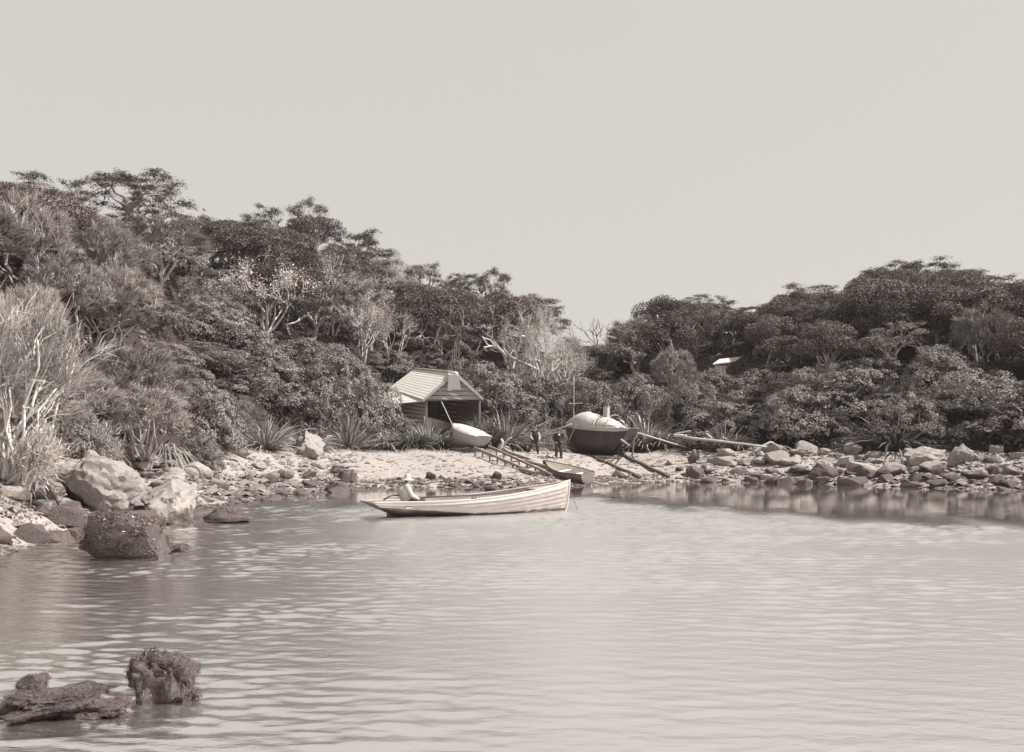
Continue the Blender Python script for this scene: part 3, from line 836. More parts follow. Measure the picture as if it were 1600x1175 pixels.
for px, top, Y, w, lab in BANK: plant_at('dome', px, top, Y + 2.5 if px < 1060 else max(Y + 2.5, 61.5 if px < 1260 else 0), w, lab)
for px, top, Y, w, lab in [(1240, 520, 70, 5.4, 'dark leafy tree under the middle peak of the right wood'), (1340, 500, 70, 5.6, 'dark leafy tree on the mid slope of the right wood'), (1370, 560, 63, 4.8, 'leafy tree with hanging foliage low in the right wood'),
                           (1440, 500, 68, 5.4, 'dark round tree below the pale grey hilltop tree'), (1230, 580, 62, 4.6, 'round leafy tree behind the pale domed shrub'), (1560, 560, 58, 5.0, 'leafy tree at the right margin of the view')]:
    plant_at('broad', px, top, Y, w, lab)

# spiky flax and tussocks: foot point, height in rows, label
FX = [(415, 690, 62, 0, 'big upright spiky flax left of the pale boulder'), (492, 690, 40, 1, 'drooping flax clump behind the pale boulder'), (545, 682, 44, 2, 'upright flax clump midway along the back of the beach'),
      (470, 692, 32, 1, 'low flax half behind the pale boulder'), (600, 690, 40, 1, 'flax clump left of the shed front'), (645, 694, 56, 1, 'large flax clump before the shed wall'), (690, 694, 46, 1, 'flax clump by the covered boat bow'),
      (668, 694, 40, 2, 'bushy flax between the two clumps at the shed'), (790, 682, 66, 0, 'large spiky flax right of the covered boat'), (765, 672, 50, 0, 'spiky flax at the right shed corner'), (812, 690, 34, 1, 'drooping flax left of the stooping man'),
      (1010, 678, 52, 0, 'spiky flax behind the dark boat stern'), (1035, 684, 40, 1, 'flax clump by the square pale block'), (985, 668, 44, 0, 'flax clump behind the chimney of the dark boat'),
      (350, 694, 34, 1, 'small flax behind the first pale rock'), (330, 690, 36, 1, 'flax at the foot of the grey shrubs'), (1150, 690, 38, 1, 'flax under the overhanging shrub by the log'), (1400, 660, 40, 0, 'flax clump high in the right thicket'),
      (1130, 688, 30, 2, 'short flax beside the long log'), (1345, 690, 36, 1, 'flax in the shade of the right thicket')]
for px, py, h, v, lab in FX:
    FX0 = py; py = max(py, 701); g = ground_hit(px, py)
    h = max((689 - (FX0 - h)) / F * g.y + CAMZ - g.z, .7)
    o = link('flax_plant', FLAX[v]); o.location = g; s = h / 1.45
    o.scale = (s * 1.1, s * 1.1, s); o.rotation_euler.z = random.uniform(0, 6)
    tag(o, lab, 'plant')

# drooping tussocks at the near left
tus = proto_flax(420, 1.6, .038, 1.3, 'pale_leaf', .8)
tus2 = proto_flax(300, 1.4, .04, 1.1, 'feather', .8)
for px, Y, s, me, lab in [(258, 37, 1.3, tus, 'big drooping tussock above the white topped boulder'), (165, 34, 1.0, tus2, 'dark drooping tussock left of the big tussock'), (195, 36.5, .9, tus2, 'small tussock between the dark and the big tussocks'), (298, 39, .8, tus2, 'low tussock right of the big tussock')]:
    x = (px - 800) / F * Y
    o = link('tussock', me); o.location = (x, Y, gz(x, Y) + .15); o.scale = (s, s, s * 1.25); tag(o, lab, 'plant')

# straw coloured sprays at the left edge, close to the camera
def spray(px, Y, h, lean, lab, n=900, z=None):
    x = (px - 800) / F * Y; g = gz(x, Y) if z is None else z
    o = thing('straw_bush', lab, 'bush', (x, Y, g))
    tr = MB(); parts = []
    for k in range(15):
        d = nrm(np.array([lean + rng.normal() * .33, rng.normal() * .33, 1.0]))
        e = d * h * (.5 + .25 * rng.random())
        limb(tr, (rng.normal() * .12, rng.normal() * .12, -.3), e, .05, .02, n=5)
        for q in range(6):
            u = .45 + .55 * rng.random(); c = e * u
            dd = nrm(d + rng.normal(size=3) * .45)
            c2 = c + dd * h * .18
            limb(tr, c, c2, .016, .008, n=3, seg=2)
            per = n // 75
            P = c2 + rng.normal(size=(per, 3)) * .12
            parts.append(blades(P, nrm(dd + rng.normal(size=(per, 3)) * .42), h * .15, .022, .12, 3))
    v, f, t = join(parts)
    link('stem', tr.mesh('stem', M['pale_bark']), o); link('foliage', np_mesh('foliage', v, f, M['straw'], t), o)
spray(12, 23.5, 4.7, .10, 'tall straw coloured bush with bright fanned stems at the left edge', 2600)
spray(18, 23.0, 1.7, .7, 'lower straw bush leaning over the slab boulder', 2200)
spray(-25, 25.0, 4.8, .1, 'grey straw bush at the outer left margin', 2200)
spray(138, 30.0, 1.9, .2, 'small pale bush with fine white twigs above the slab boulder', 1500)

# turf along the top of the beach
def turf():
    n = 15000
    px = rng.uniform(330, 1075, n); Yr = rng.uniform(48, 72, n)
    x = (px - 800) / F * Yr
    d = shore_dist(x, Yr)
    wide = np.interp(px, [330, 440, 560, 860, 1000, 1060], [5.5, 8.5, 9.6, 10.2, 9.6, 8.0])
    k = (d > wide + rng.normal(size=n) * .35) & (d < wide + 6.5)
    x, y = x[k], Yr[k]; z = terrain(x, y)
    D = nrm(np.stack([rng.normal(size=len(x)) * .5, rng.normal(size=len(x)) * .5, np.ones(len(x))], 1))
    v, f, t = blades(np.stack([x, y, z - .02], 1), D, .2, .05, .25, 2)
    o = link('turf', np_mesh('turf', v, f, M['grass'], t)); tag(o, 'short rough grass along the top of the beach', 'grass', None, 'stuff')
    n = 6000
    gc = ground_hit(862, 699)
    x = rng.normal(gc.x, 1.5, n); y = rng.normal(gc.y + 1.5, 1.3, n); z = terrain(x, y)
    D = nrm(np.stack([rng.normal(size=n) * .3, rng.normal(size=n) * .3, np.ones(n)], 1))
    v, f, t = blades(np.stack([x, y, z - .02], 1), D, 1.3, .04, .2, 3)
    o = link('reeds', np_mesh('reeds', v, f, M['pale_leaf'], t)); tag(o, 'patch of tall pale grass behind the two standing men', 'grass', None, 'stuff')
turf()

# ------------------------------------------------------------------ rocks
def rock_mesh(seed, mat, sub=4, cuts=15, rough=.11, boxy=0):
    bm = bmesh.new(); bmesh.ops.create_icosphere(bm, subdivisions=sub, radius=1.0)
    rs = np.random.default_rng(seed)
    V = np.array([v.co[:] for v in bm.verts])
    for k in range(cuts):
        n = nrm(rs.normal(size=3)); dd = .46 + .34 * rs.random()
        s = V @ n; V = V - np.where(s > dd, (s - dd) * .97, 0)[:, None] * n
    if boxy: V = np.sign(V) * np.abs(V) ** boxy; V /= np.abs(V).max()
    off = Vector(rs.random(3) * 50)
    for i in range(len(V)):
        p = Vector(V[i])
        V[i] *= 1 + rough * noise.noise(p * 1.6 + off) + rough * .5 * noise.noise(p * 4 + off) + rough * .28 * noise.noise(p * 9 + off)
    for v, c in zip(bm.verts, V): v.co = c
    me = bpy.data.meshes.new('rock'); bm.to_mesh(me); bm.free(); me.materials.append(mat)
    me.polygons.foreach_set('use_smooth', np.ones(len(me.polygons), dtype=bool))
    try: me.set_sharp_from_angle(angle=R(28))
    except Exception: pass
    return me
ROCKS = [rock_mesh(k, M['rock'], 4) for k in range(9)]
ROCKW = [rock_mesh(30 + k, M['rock_white'], 5, 9, .26) for k in range(4)]
ROCKD = [rock_mesh(60 + k, M['rock_dark'], 4, rough=.2) for k in range(3)]

def weed_coat(rock_me, n, size, zlo=-.2, ztop=1.0):
    V = np.array([v.co[:] for v in rock_me.vertices]); N = np.array([v.normal[:] for v in rock_me.vertices])
    nz = np.array([noise.noise(Vector(v) * 2.6) + .6 * noise.noise(Vector(v) * 6) for v in V]); k = np.where((V[:, 2] > zlo) & (V[:, 2] < ztop) & (nz > -.12))[0]; i = rng.choice(k, n)
    P = V[i] + rng.normal(size=(n, 3)) * .05 + N[i] * .02
    return leaf_quads(P, N[i], size, .5, .8)

def boulder(px, base, wpx, hpx, me, label, dz=0.2, yaw=None, group=None, depth=1.0, coat=None):
    """base row where the rock meets ground or water, width and height in plate pixels"""
    g = ground_hit(px, base)
    if g.z < 0: 
        Y = CAMZ * F / (base - HOR); g = Vector(((px - 800) / F * Y, Y, 0))
    s = g.y / F
    w = wpx * s; h = hpx * s
    o = link('boulder', me)
    o.location = (g.x, g.y + w * .35 * depth, g.z + h * .5 - h * dz * .5)
    o.scale = (w * .56, w * .5 * depth, h * .56 * (1 + dz * .5))
    o.rotation_euler.z = random.uniform(-.5, .5) if yaw is None else yaw
    tag(o, label, 'rock', group)
    if coat:
        v, f, t = weed_coat(me, *coat)
        link('weed', np_mesh('weed', v, f, M['weed'], t), o)
    return o
boulder(138, 800, 118, 92, ROCKW[0], 'large white sloping slab boulder under the straw bushes', yaw=.2)
boulder(62, 792, 60, 52, ROCKW[1], 'white boulder cut by the left edge beside the slab boulder')
boulder(256, 820, 104, 70, ROCKW[2], 'square white topped boulder with dark weed on its lower half', yaw=0, dz=.1)
boulder(170, 876, 168, 80, ROCKD[0], 'big dark weed covered boulder standing in the shallow water', yaw=0, dz=.15, coat=(9000, .055, -.5, 1.2))
boulder(345, 818, 76, 22, ROCKD[1], 'low flat weedy rock right of the white topped boulder', coat=(2500, .07, -.2, 1.2))
boulder(272, 862, 34, 15, ROCKD[2], 'small weedy rock beside the big dark boulder', coat=(500, .2, -.2, 1.2))
boulder(205, 802, 44, 40, ROCKW[3], 'dark narrow rock wedged left of the white topped boulder')
boulder(100, 826, 70, 40, ROCKS[3], 'speckled round rock below the slab boulder')
boulder(190, 830, 90, 40, ROCKS[4], 'speckled stone heap between the slab and the weed boulder')
boulder(479, 716, 56, 40, ROCKW[3], 'tall pale pointed boulder at the left end of the beach', yaw=.6)
boulder(371, 697, 34, 27, ROCKW[1], 'pale boulder beside the big upright flax')
boulder(150, 745, 60, 34, ROCKW[2], 'pale stone in the gap behind the slab boulder')
boulder(225, 728, 42, 20, ROCKW[0], 'pale flat stone just below the big tussock')
boulder(1505, 729, 44, 36, ROCKW[1], 'round white boulder near the right edge with shaded left face', yaw=.4)
boulder(1462, 727, 62, 30, ROCKW[2], 'flat topped pale boulder left of the round white boulder')
boulder(1256, 715, 36, 15, ROCKW[0], 'white oblong block at the right foot of the driftwood arch')
boulder(1067, 699, 28, 17, ROCKW[2], 'square pale block under the log ends', yaw=0)
boulder(1295, 752, 54, 30, ROCKD[1], 'broad dark topped rock at the right waterline')
boulder(1405, 745, 60, 26, ROCKS[2], 'flat brown slab at the right waterline')
boulder(1085, 725, 22, 24, ROCKD[0], 'dark pointed rock at the right end of the beach')
boulder(1046, 728, 12, 8, ROCKD[1], 'small dark stone alone on the pale beach by the slip')
boulder(1062, 737, 12, 10, ROCKD[2], 'second small dark stone near the pointed rock')
boulder(968, 748, 26, 13, ROCKD[1], 'grey rock between the slip rails and the water')
boulder(980, 748, 9, 7, ROCKD[2], 'little rock touching the grey rock by the slip')
boulder(775, 751, 24, 15, ROCKD[0], 'brown rock on the stones below the launching trestle')
boulder(768, 766, 22, 10, ROCKD[2], 'dark wet rock in the water behind the white boat')
boulder(854, 694, 20, 16, ROCKW[1], 'pale rounded rock between the two standing men')
boulder(672, 751, 24, 14, ROCKD[0], 'dark rock patch above the person in the boat')
boulder(525, 742, 30, 14, ROCKD[1], 'weedy rock where the beach meets the left stones', coat=(500, .14, -.2, 1.2))
boulder(690, 750, 12, 8, ROCKD[1], 'small dark stone right of the dark rock patch')
boulder(868, 758, 9, 6, ROCKW[2], 'small white stone under the brown dinghy')

def scatter_rocks():
    n = 0
    def put(px, dlo, dhi, lo, hi, label, group, flat=.55):
        nonlocal n
        # choose a point at bearing px a given distance inland of the shore
        for _ in range(30):
            Y = random.uniform(14, 60); x = (px - 800) / F * Y
            d = shore_dist(np.array([x]), np.array([Y]))[0]
            if dlo <= d <= dhi: break
        else: return
        r = random.uniform(lo, hi) * (1.0 if random.random() < .85 else 1.5)
        o = link('shore_stone', random.choice(ROCKS))
        g = gz(x, Y)
        hz = r * random.uniform(flat, flat + .3)
        o.location = (x, Y, g + hz * .18); o.scale = (r * random.uniform(.9, 1.35), r, hz)
        o.rotation_euler = (random.uniform(-.2, .2), random.uniform(-.2, .2), random.uniform(0, 6.28))
        tag(o, label, 'rock', group); n += 1
    for k in range(150):
        put(random.uniform(-20, 545), -.4, 5.4, .14, .52, 'pale weed stained stone among the rocks of the left shore', 'stones of the left shore')
    for k in range(140):
        put(random.uniform(1085, 1640), -.4, 6.0, .18, .62, 'pale weed stained stone among the rocks of the right shore', 'stones of the right shore')
    for k in range(36):
        put(random.uniform(545, 850), -.4, 2.6, .10, .26, 'small brown stone in the tide line of the beach', 'stones along the tide line of the beach')
    print('ROCKS', n)
scatter_rocks()

def pebbles():
    parts = []
    n = 40000
    px = rng.uniform(-30, 1650, n); Y = rng.uniform(16, 62, n); x = (px - 800) / F * Y
    d = shore_dist(x, Y)
    wide = np.interp(px, [0, 330, 560, 860, 1060, 1700], [3.0, 4.5, 9.5, 10, 7.5, 5.5])
    k = (d > -.5) & (d < wide)
    rockish = (px < 560) | (px > 1060) | (d < 2.4)
    k &= rockish | (rng.random(n) < .3)
    x, y, d = x[k], Y[k], d[k]; z = terrain(x, y); m = len(x)
    o8 = np.array([(1, 0, 0), (0, 1, 0), (-1, 0, 0), (0, -1, 0), (0, 0, 1), (.7, .7, .55), (-.7, .7, .5), (-.7, -.7, .55), (.7, -.7, .5)])
    Fc = np.array([(0, 5, 4), (5, 1, 4), (1, 6, 4), (6, 2, 4), (2, 7, 4), (7, 3, 4), (3, 8, 4), (8, 0, 4)])
    r = (.03 + .15 * rng.random(m) ** 2.0) * np.where((d > .2) & ((px[k] < 540) | (px[k] > 1090)) & (rng.random(m) < .12), 1.9, 1.0)
    r = np.where((d > 2.4), r * .75, r) * np.interp(y, [16, 26, 36], [.5, .6, 1.0])
    V = o8[None] * (1 + .13 * rng.normal(size=(m, 9, 3))) * np.stack([r * (1 + .5 * rng.random(m)), r, r * .7], 1)[:, None, :] + np.stack([x, y, z], 1)[:, None, :]
    Fa = (Fc[None] + (np.arange(m) * 9)[:, None, None]).reshape(-1, 3)
    o = link('pebbles', np_mesh('pebbles', V.reshape(-1, 3), Fa, M['rock_white'])); tag(o, 'loose pebbles and small stones spread over the shore', 'pebbles', None, 'stuff')
pebbles()

def tide_weed():
    n = 150000
    px = rng.uniform(-30, 1650, n); Y = rng.uniform(15, 60, n); x = (px - 800) / F * Y; d = shore_dist(x, Y)
    nz = np.sin(x * 1.9 + 2 * np.sin(Y * .8)) + np.sin(Y * 2.3 + x) + .8 * np.sin(x * 4.1 - Y * 3.3)
    lim = np.interp(px, [0, 520, 580, 780, 840, 1060, 1120, 1650], [3.4, 3.2, 1.9, 1.7, .2, .2, 4.0, 4.6])
    k = (d > -.15) & (d < lim + .5 * nz) & (nz > .2)
    x, y = x[k], Y[k]; z = terrain(x, y); m = len(x)
    P = np.stack([x, y, z + .10 * rng.random(m)], 1)
    v, f, t = leaf_quads(P, np.tile([0, -.2, 1.0], (m, 1)), .10, .5, .7)
    o = link('tide_weed', np_mesh('tide_weed', v, f, M['weed'], t)); tag(o, 'dark seaweed strewn between the stones along the tide line', 'seaweed', None, 'stuff')
tide_weed()

# near weed covered rocks at the lower left
def weed_rock(px, base, wpx, hpx, label, me, n, yaw=0, size=.11):
    Y = CAMZ * F / (base - HOR); s = Y / F; w = wpx * s; h = hpx * s
    o = link('weed_rock', me); o.location = ((px - 800) / F * Y, Y + w * .3, h * .32); o.scale = (w * .52, w * .42, h * .66); o.rotation_euler.z = yaw
    tag(o, label, 'rock')
    v, f, t = weed_coat(me, n * 2, size * .42, -.6, 1.3); link('weed', np_mesh('weed', v, f, M['weed'], t), o)
weed_rock(252, 1096, 92, 72, 'upright weed covered rock rising alone from the water at lower left', rock_mesh(81, M['rock_dark'], 5, 3, .42, .55), 7000)
weed_rock(70, 1124, 150, 34, 'low weed covered ledge in the lower left corner', rock_mesh(82, M['rock_dark'], 5, 4, .5, .7), 9000, .3)
weed_rock(138, 1124, 90, 22, 'low weedy lobe at the right end of the corner ledge', rock_mesh(86, M['rock_dark'], 5, 4, .5, .7), 5000, -.2, .12)
weed_rock(142, 1084, 56, 17, 'small floating weed clump behind the corner ledge', rock_mesh(83, M['rock_dark'], 4, 10, .3), 3500, 0, .16)
weed_rock(40, 1085, 60, 34, 'weedy hump at the left margin beside the corner ledge', rock_mesh(84, M['rock_dark'], 4, 10, .3), 4000, 0, .14)

# ------------------------------------------------------------------ boats
def hull_rows(par, nst=44):
    """clinker rows for one side; par: dict of functions"""
    N = par['N']; lap = par.get('lap', .012)
    rows = []
    ss = np.linspace(0, 1, nst)
    def pt(s, t, off):
        th = t * math.pi / 2
        b = par['beam'](s); sz = par['sheer'](s); kz = par['keel'](s); p = par['p'](s)
        y = b * math.sin(th) ** p; z = kz + (sz - kz) * (1 - math.cos(th)) ** par.get('q', .8)
        x0, x1 = par['xs'](t), par['xb'](t)
        return (x0 + s * (x1 - x0), y + off * min(1, b / .12), z - off * .25)
    for j in range(N):
        a, b2 = j / N, (j + 1) / N
        rows.append([pt(s, a, lap if j else 0) for s in ss])
        rows.append([pt(s, b2, 0) for s in ss])
    return rows

def hull_mesh(par, nst=44):
    rows = hull_rows(par, nst); V = []; Fq = []
    for sg in (1, -1):
        o = len(V)
        for r in rows: V += [(x, sg * y, z) for x, y, z in r]
        for i in range(len(rows) - 1):
            for k in range(nst - 1):
                q = (o + i * nst + k, o + i * nst + k + 1, o + (i + 1) * nst + k + 1, o + (i + 1) * nst + k)
                Fq.append(q if sg < 0 else q[::-1])
    return V, Fq, rows

def boat(name, label, par, loc, rot, mats, L_, thwarts=(), gun=.03, transom=True, floor=None, group=None, keel=True):
    o = thing(name, label, 'boat', loc, rot, group)
    V, Fq, rows = hull_mesh(par)
    me = np_mesh('hull', V, Fq, M[mats['hull']])
    if 'top' in mats:
        me.materials.append(M[mats['top']])
        nst = 44; per = (len(rows) - 1) * (nst - 1)
        for i, p in enumerate(me.polygons):
            r = (i % per) // (nst - 1)
            if r >= len(rows) - 1 - 2 * mats.get('ntop', 1): p.material_index = 1
    if 'bottom' in mats:
        me.materials.append(M[mats['bottom']]); bi = len(me.materials) - 1
        zb = mats['zb']
        for p in me.polygons:
            if p.center.z < zb: p.material_index = bi
    h = link('hull', me, o)
    so_ = h.modifiers.new('thick', 'SOLIDIFY'); so_.thickness = .018; so_.offset = -1
    if 'inner' in mats:
        me.materials.append(M[mats['inner']]); so_.material_offset = len(me.materials) - 1
    top = rows[-1]
    g = MB()
    for sg in (1, -1): g.tube([(x, sg * (y + .005), z + .004) for x, y, z in top], gun, 6)
    link('gunwale', g.mesh('gunwale', M[mats['gun']], True), o)
    if transom:
        poly = [(r[0][0], r[0][1], r[0][2]) for r in rows]
        Vt = [(x - .012, y, z) for x, y, z in poly] + [(x - .012, -y, z) for x, y, z in poly[::-1]]
        Vi = [(x + .02, y, z) for x, y, z in Vt]; n = len(Vt)
        Ft = []
        m = n // 2
        for i in range(m - 1):
            Ft.append((i, i + 1, n - 2 - i, n - 1 - i)); Ft.append((n + n - 1 - i, n + n - 2 - i, n + i + 1, n + i))
        for i in range(n): Ft.append((i, n + i, n + (i + 1) % n, (i + 1) % n))
        link('transom', np_mesh('transom', Vt + Vi, Ft, M[mats.get('transom', mats['hull'])]), o)
    st = MB()
    sp = [(r[-1][0] + .01, 0, r[-1][2]) for r in rows[::2]] + [(top[-1][0] + .015, 0, top[-1][2] + .05)]
    st.tube(sp, .035, 6)
    link('stem_post', st.mesh('stem_post', M[mats['gun']], True), o)
    if keel:
        k = MB(); kk = [(rows[0][i][0], 0, rows[0][i][2] - .03) for i in range(0, 44, 3)]
        for a, b in zip(kk[:-1], kk[1:]): k.beam(a, b, .05, .09)
        link('keel', k.mesh('keel', M[mats.get('bottom', mats['hull'])]), o)
    for s in thwarts:
        i = int(s * 43); x = top[i][0]; y = top[i][1] - .03; z = top[i][2] - .16
        b = MB(); b.beam((x, -y, z), (x, y, z), .24, .035); link('thwart', b.mesh('thwart', M[mats.get('inner', 'inner_wood')]), o)
    if floor:
        fl = MB(); s0, s1, zf = floor
        ii = [int(u * 43) for u in np.linspace(s0, s1, 12)]
        V2 = []
        for i in ii:
            # width at height zf
            ys = [r[i][1] for r in rows]; zs = [r[i][2] for r in rows]
            y = float(np.interp(zf, zs, ys)) - .03; V2 += [(rows[-1][i][0], -max(y, .02), zf), (rows[-1][i][0], max(y, .02), zf)]
        link('floorboards', np_mesh('floorboards', V2, [(2 * k, 2 * k + 2, 2 * k + 3, 2 * k + 1) for k in range(len(ii) - 1)], M['inner_wood']), o)
    return o, rows

def sm(a, b, x):
    t = min(max((x - a) / (b - a), 0), 1); return t * t * (3 - 2 * t)

# --- white clinker rowing boat in the foreground
Lb = 6.85
p_stern = Vector(((572 - 800) / F * 28.1, 28.1, 0)); p_bow = Vector(((889 - 800) / F * 31.4, 31.4, 0))
Lb = (p_bow - p_stern).length
ang = math.atan2(p_bow.y - p_stern.y, p_bow.x - p_stern.x)
par_w = dict(N=9, lap=.034,
    beam=lambda s: (.50 + .34 * sm(0, .42, s)) if s < .42 else .84 * max(0, 1 - ((s - .42) / .58) ** 2.3),
    sheer=lambda s: .43 + .03 * (1 - s) ** 2 + .50 * max(0, (s - .22) / .78) ** 1.9,
    keel=lambda s: -.16 + .26 * max(0, 1 - s / .12) ** 1.5,
    p=lambda s: 2.6 - 1.8 * sm(0, .45, s) + .45 * sm(.6, 1, s),
    xs=lambda t: .80 * (1 - t) ** .9, xb=lambda t: Lb - .30 * (1 - t) ** 2.2)
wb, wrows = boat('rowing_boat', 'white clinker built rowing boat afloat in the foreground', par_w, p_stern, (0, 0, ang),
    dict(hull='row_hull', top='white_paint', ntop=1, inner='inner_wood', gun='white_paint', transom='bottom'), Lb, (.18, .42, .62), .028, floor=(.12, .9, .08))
sk = MB(); sk.add([(.62, -.02, .12), (1.6, -.02, -.12), (1.6, -.02, -.3), (.70, -.02, -.3), (.62, .02, .12), (1.6, .02, -.12), (1.6, .02, -.3), (.70, .02, -.3)],
                  [(0, 1, 2, 3), (7, 6, 5, 4), (0, 4, 5, 1), (1, 5, 6, 2), (2, 6, 7, 3), (3, 7, 4, 0)])
link('skeg', sk.mesh('skeg', M['bottom']), wb)
tl = MB(); tl.tube([(.55, .05, .5), (.8, .06, .62), (1.0, .07, .62), (1.35, .1, .5)], .025, 6); link('tiller', tl.mesh('tiller', M['dark_timber'], True), wb)
for s_, sg in ((.46, 1), (.46, -1)):
    i = int(s_ * 43); x, y, z = wrows[-1][i]
    rl = MB(); rl.box((x, sg * y, z + .03), (.16, .05, .04)); rl.tube([(x - .05, sg * y, z + .04), (x - .05, sg * y, z + .14)], .012, 5); rl.tube([(x + .05, sg * y, z + .04), (x + .05, sg * y, z + .14)], .012, 5)
    link('rowlock', rl.mesh('rowlock', M['iron']), wb)
fd = MB(); i0 = 35
V2 = []
for i in range(i0, 44):
    x, y, z = wrows[-1][i]; V2 += [(x, -max(y - .02, .001), z - .03), (x, max(y - .02, .001), z - .03)]
link('foredeck', np_mesh('foredeck', V2, [(2 * k, 2 * k + 2, 2 * k + 3, 2 * k + 1) for k in range(8)], M['white_paint']), wb)
# oar lying along the boat and the mooring rope
oar = thing('oar', 'oar lying along the thwarts of the white rowing boat', 'oar', p_stern, (0, 0, ang))
ob = MB(); ob.tube([(1.9, .52, .50), (4.3, .40, .56)], .024, 6); link('shaft', ob.mesh('shaft', M['dark_timber'], True), oar)
ob = MB(); ob.beam((4.3, .40, .56), (4.95, .37, .575), .13, .02); link('blade', ob.mesh('blade', M['dark_timber']), oar)
xr, yr, zr = wrows[-1][-1]
rp = MB(); rp.tube([(xr - .02, 0, zr - .28), (xr + .10, -.06, zr - .52), (xr + .24, -.12, .05), (xr + .24, -.12, -.3)], .013, 5)
ro = tag(link('mooring_rope', rp.mesh('mooring_rope', M['rope'], True)), 'thin mooring rope running from the white boat bow into the water', 'rope'); ro.location = p_stern; ro.rotation_euler.z = ang

# --- brown dinghy drawn half out of the water
g_st = unproj(920, 757, 48.6); g_st.z = 0.0
d_bow = unproj(858, 738, 51.5)
dv = Vector((d_bow.x - g_st.x, d_bow.y - g_st.y)); Ld = 3.7
angd = math.atan2(dv.y, dv.x)
par_d = dict(N=7, lap=.012, beam=lambda s: (.42 + .22 * sm(0, .4, s)) if s < .4 else .64 * max(0, 1 - ((s - .4) / .6) ** 2.2),
    sheer=lambda s: .62 + .05 * (1 - s) ** 2 + .22 * max(0, (s - .3) / .7) ** 2, keel=lambda s: 0.0 + .06 * max(0, 1 - s / .15),
    p=lambda s: 1.1 - .35 * sm(0, .4, s) + .5 * sm(.6, 1, s), xs=lambda t: .12 * (1 - t), xb=lambda t: Ld - .32 * (1 - t) ** 2)
dn, drows = boat('dinghy', 'brown dinghy drawn up at the foot of the launching trestle', par_d, (g_st.x, g_st.y, -.06), (R(-9), R(-6), angd),
    dict(hull='mid_paint', inner='pale_inner', gun='dark_timber', transom='mid_paint'), Ld, (.3, .6), .03, floor=(.1, .85, .14))

# --- dark half-decked boat on the slip
bow_px = unproj(893, 690, 58.6)
g1 = ground_hit(965, 716)
a_w = 143.0
Lw = 4.9
par_k = dict(N=12, lap=.004, beam=lambda s: (.52 + .36 * sm(0, .45, s)) if s < .45 else .88 * max(0, 1 - ((s - .45) / .55) ** 3.6),
    sheer=lambda s: 1.66 + .04 * (1 - s) ** 2 + .20 * max(0, (s - .3) / .7) ** 2, keel=lambda s: .06 + .70 * max(0, 1 - s / .16) ** 1.1 + .10 * sm(.75, 1, s),
    p=lambda s: 1.3 - .75 * sm(0, .4, s) + .2 * sm(.8, 1, s), q=1.0, xs=lambda t: .95 * (1 - t) ** 1.0, xb=lambda t: Lw - .28 * (1 - t) ** 2)
kloc = Vector((g1.x + .85, g1.y - .3, g1.z + .10))
dk, krows = boat('sailing_boat', 'dark hulled boat with white canvas top standing on the slip rails', par_k, kloc, (0, R(-3.0), R(a_w)),
    dict(hull='dark_paint', top='canvas_shade', ntop=1, inner='inner_wood', gun='canvas_shade', transom='mid_paint'), Lw, (), .035)  # transom lighter than the hull: sun on the counter put into the colour
sk = MB(); sk.add([(.95, -.03, .75), (1.05, -.03, .0), (1.6, -.03, .0), (1.6, -.03, .2), (.95, .03, .75), (1.05, .03, .0), (1.6, .03, .0), (1.6, .03, .2)],
                  [(0, 1, 2, 3), (7, 6, 5, 4), (0, 4, 5, 1), (1, 5, 6, 2), (2, 6, 7, 3), (3, 7, 4, 0)])
link('deadwood', sk.mesh('deadwood', M['dark_paint']), dk)
rd = MB(); rd.add([(.88, -.025, .85), (.55, -.025, .0), (1.0, -.025, -.0), (.93, -.025, .8), (.88, .025, .85), (.55, .025, .0), (1.0, .025, 0), (.93, .025, .8)],
                  [(0, 1, 2, 3), (7, 6, 5, 4), (0, 4, 5, 1), (1, 5, 6, 2), (2, 6, 7, 3), (3, 7, 4, 0)])
link('rudder', rd.mesh('rudder', M['dark_paint']), dk)
def loft(sec, name, mat, parent, smooth=True):
    fine = []                                   # resample along the boat, then let the cloth sag between hoops and crease
    for a, b in zip(sec[:-1], sec[1:]):
        for k in range(4): fine.append([tuple(Vector(p).lerp(Vector(q), k / 4)) for p, q in zip(a, b)])
    fine.append(sec[-1]); sec = []
    for r in fine:
        row = []; m = len(r)
        for k, p in enumerate(r):
            w = math.sin(math.pi * k / (m - 1)); q = Vector(p)
            row.append(tuple(q + Vector((0, .035 * noise.noise(q * 5.0), .05 * noise.noise(q * 3.1 + Vector((3, 1, 7))) + .025 * noise.noise(q * 9))) * w))
        sec.append(row)
    n = len(sec[0]); V = [p for s in sec for p in s]; Fq = []
    for i in range(len(sec) - 1):
        for k in range(n - 1): Fq.append((i * n + k, (i + 1) * n + k, (i + 1) * n + k + 1, i * n + k + 1))
    o = link(name, np_mesh(name, V, Fq, M[mat], smooth=smooth), parent)
    m = o.modifiers.new('thick', 'SOLIDIFY'); m.thickness = .02; m.offset = 0
    return o
def arch(rows, s, h, drop=0.03, inset=.0, n=15, pw=.75):
    i = s * 43; i0 = int(i); f = i - i0; i1 = min(i0 + 1, 43)
    x = rows[-1][i0][0] * (1 - f) + rows[-1][i1][0] * f; y = (rows[-1][i0][1] * (1 - f) + rows[-1][i1][1] * f) + .02 - inset; z = rows[-1][i0][2] * (1 - f) + rows[-1][i1][2] * f
    out = []
    for k in range(n):
        th = math.pi * k / (n - 1); c = math.cos(th)
        out.append((x, y * (abs(c) ** pw) * (1 if c >= 0 else -1), z - drop + (h + drop) * math.sin(th) ** .9))
    return out
loft([arch(krows, s, h, .14) for s, h in ((.99, .04), (.93, .26), (.85, .52), (.76, .76), (.68, .88), (.60, .82), (.52, .70), (.46, .60))], 'canvas_cover', 'canvas', dk)
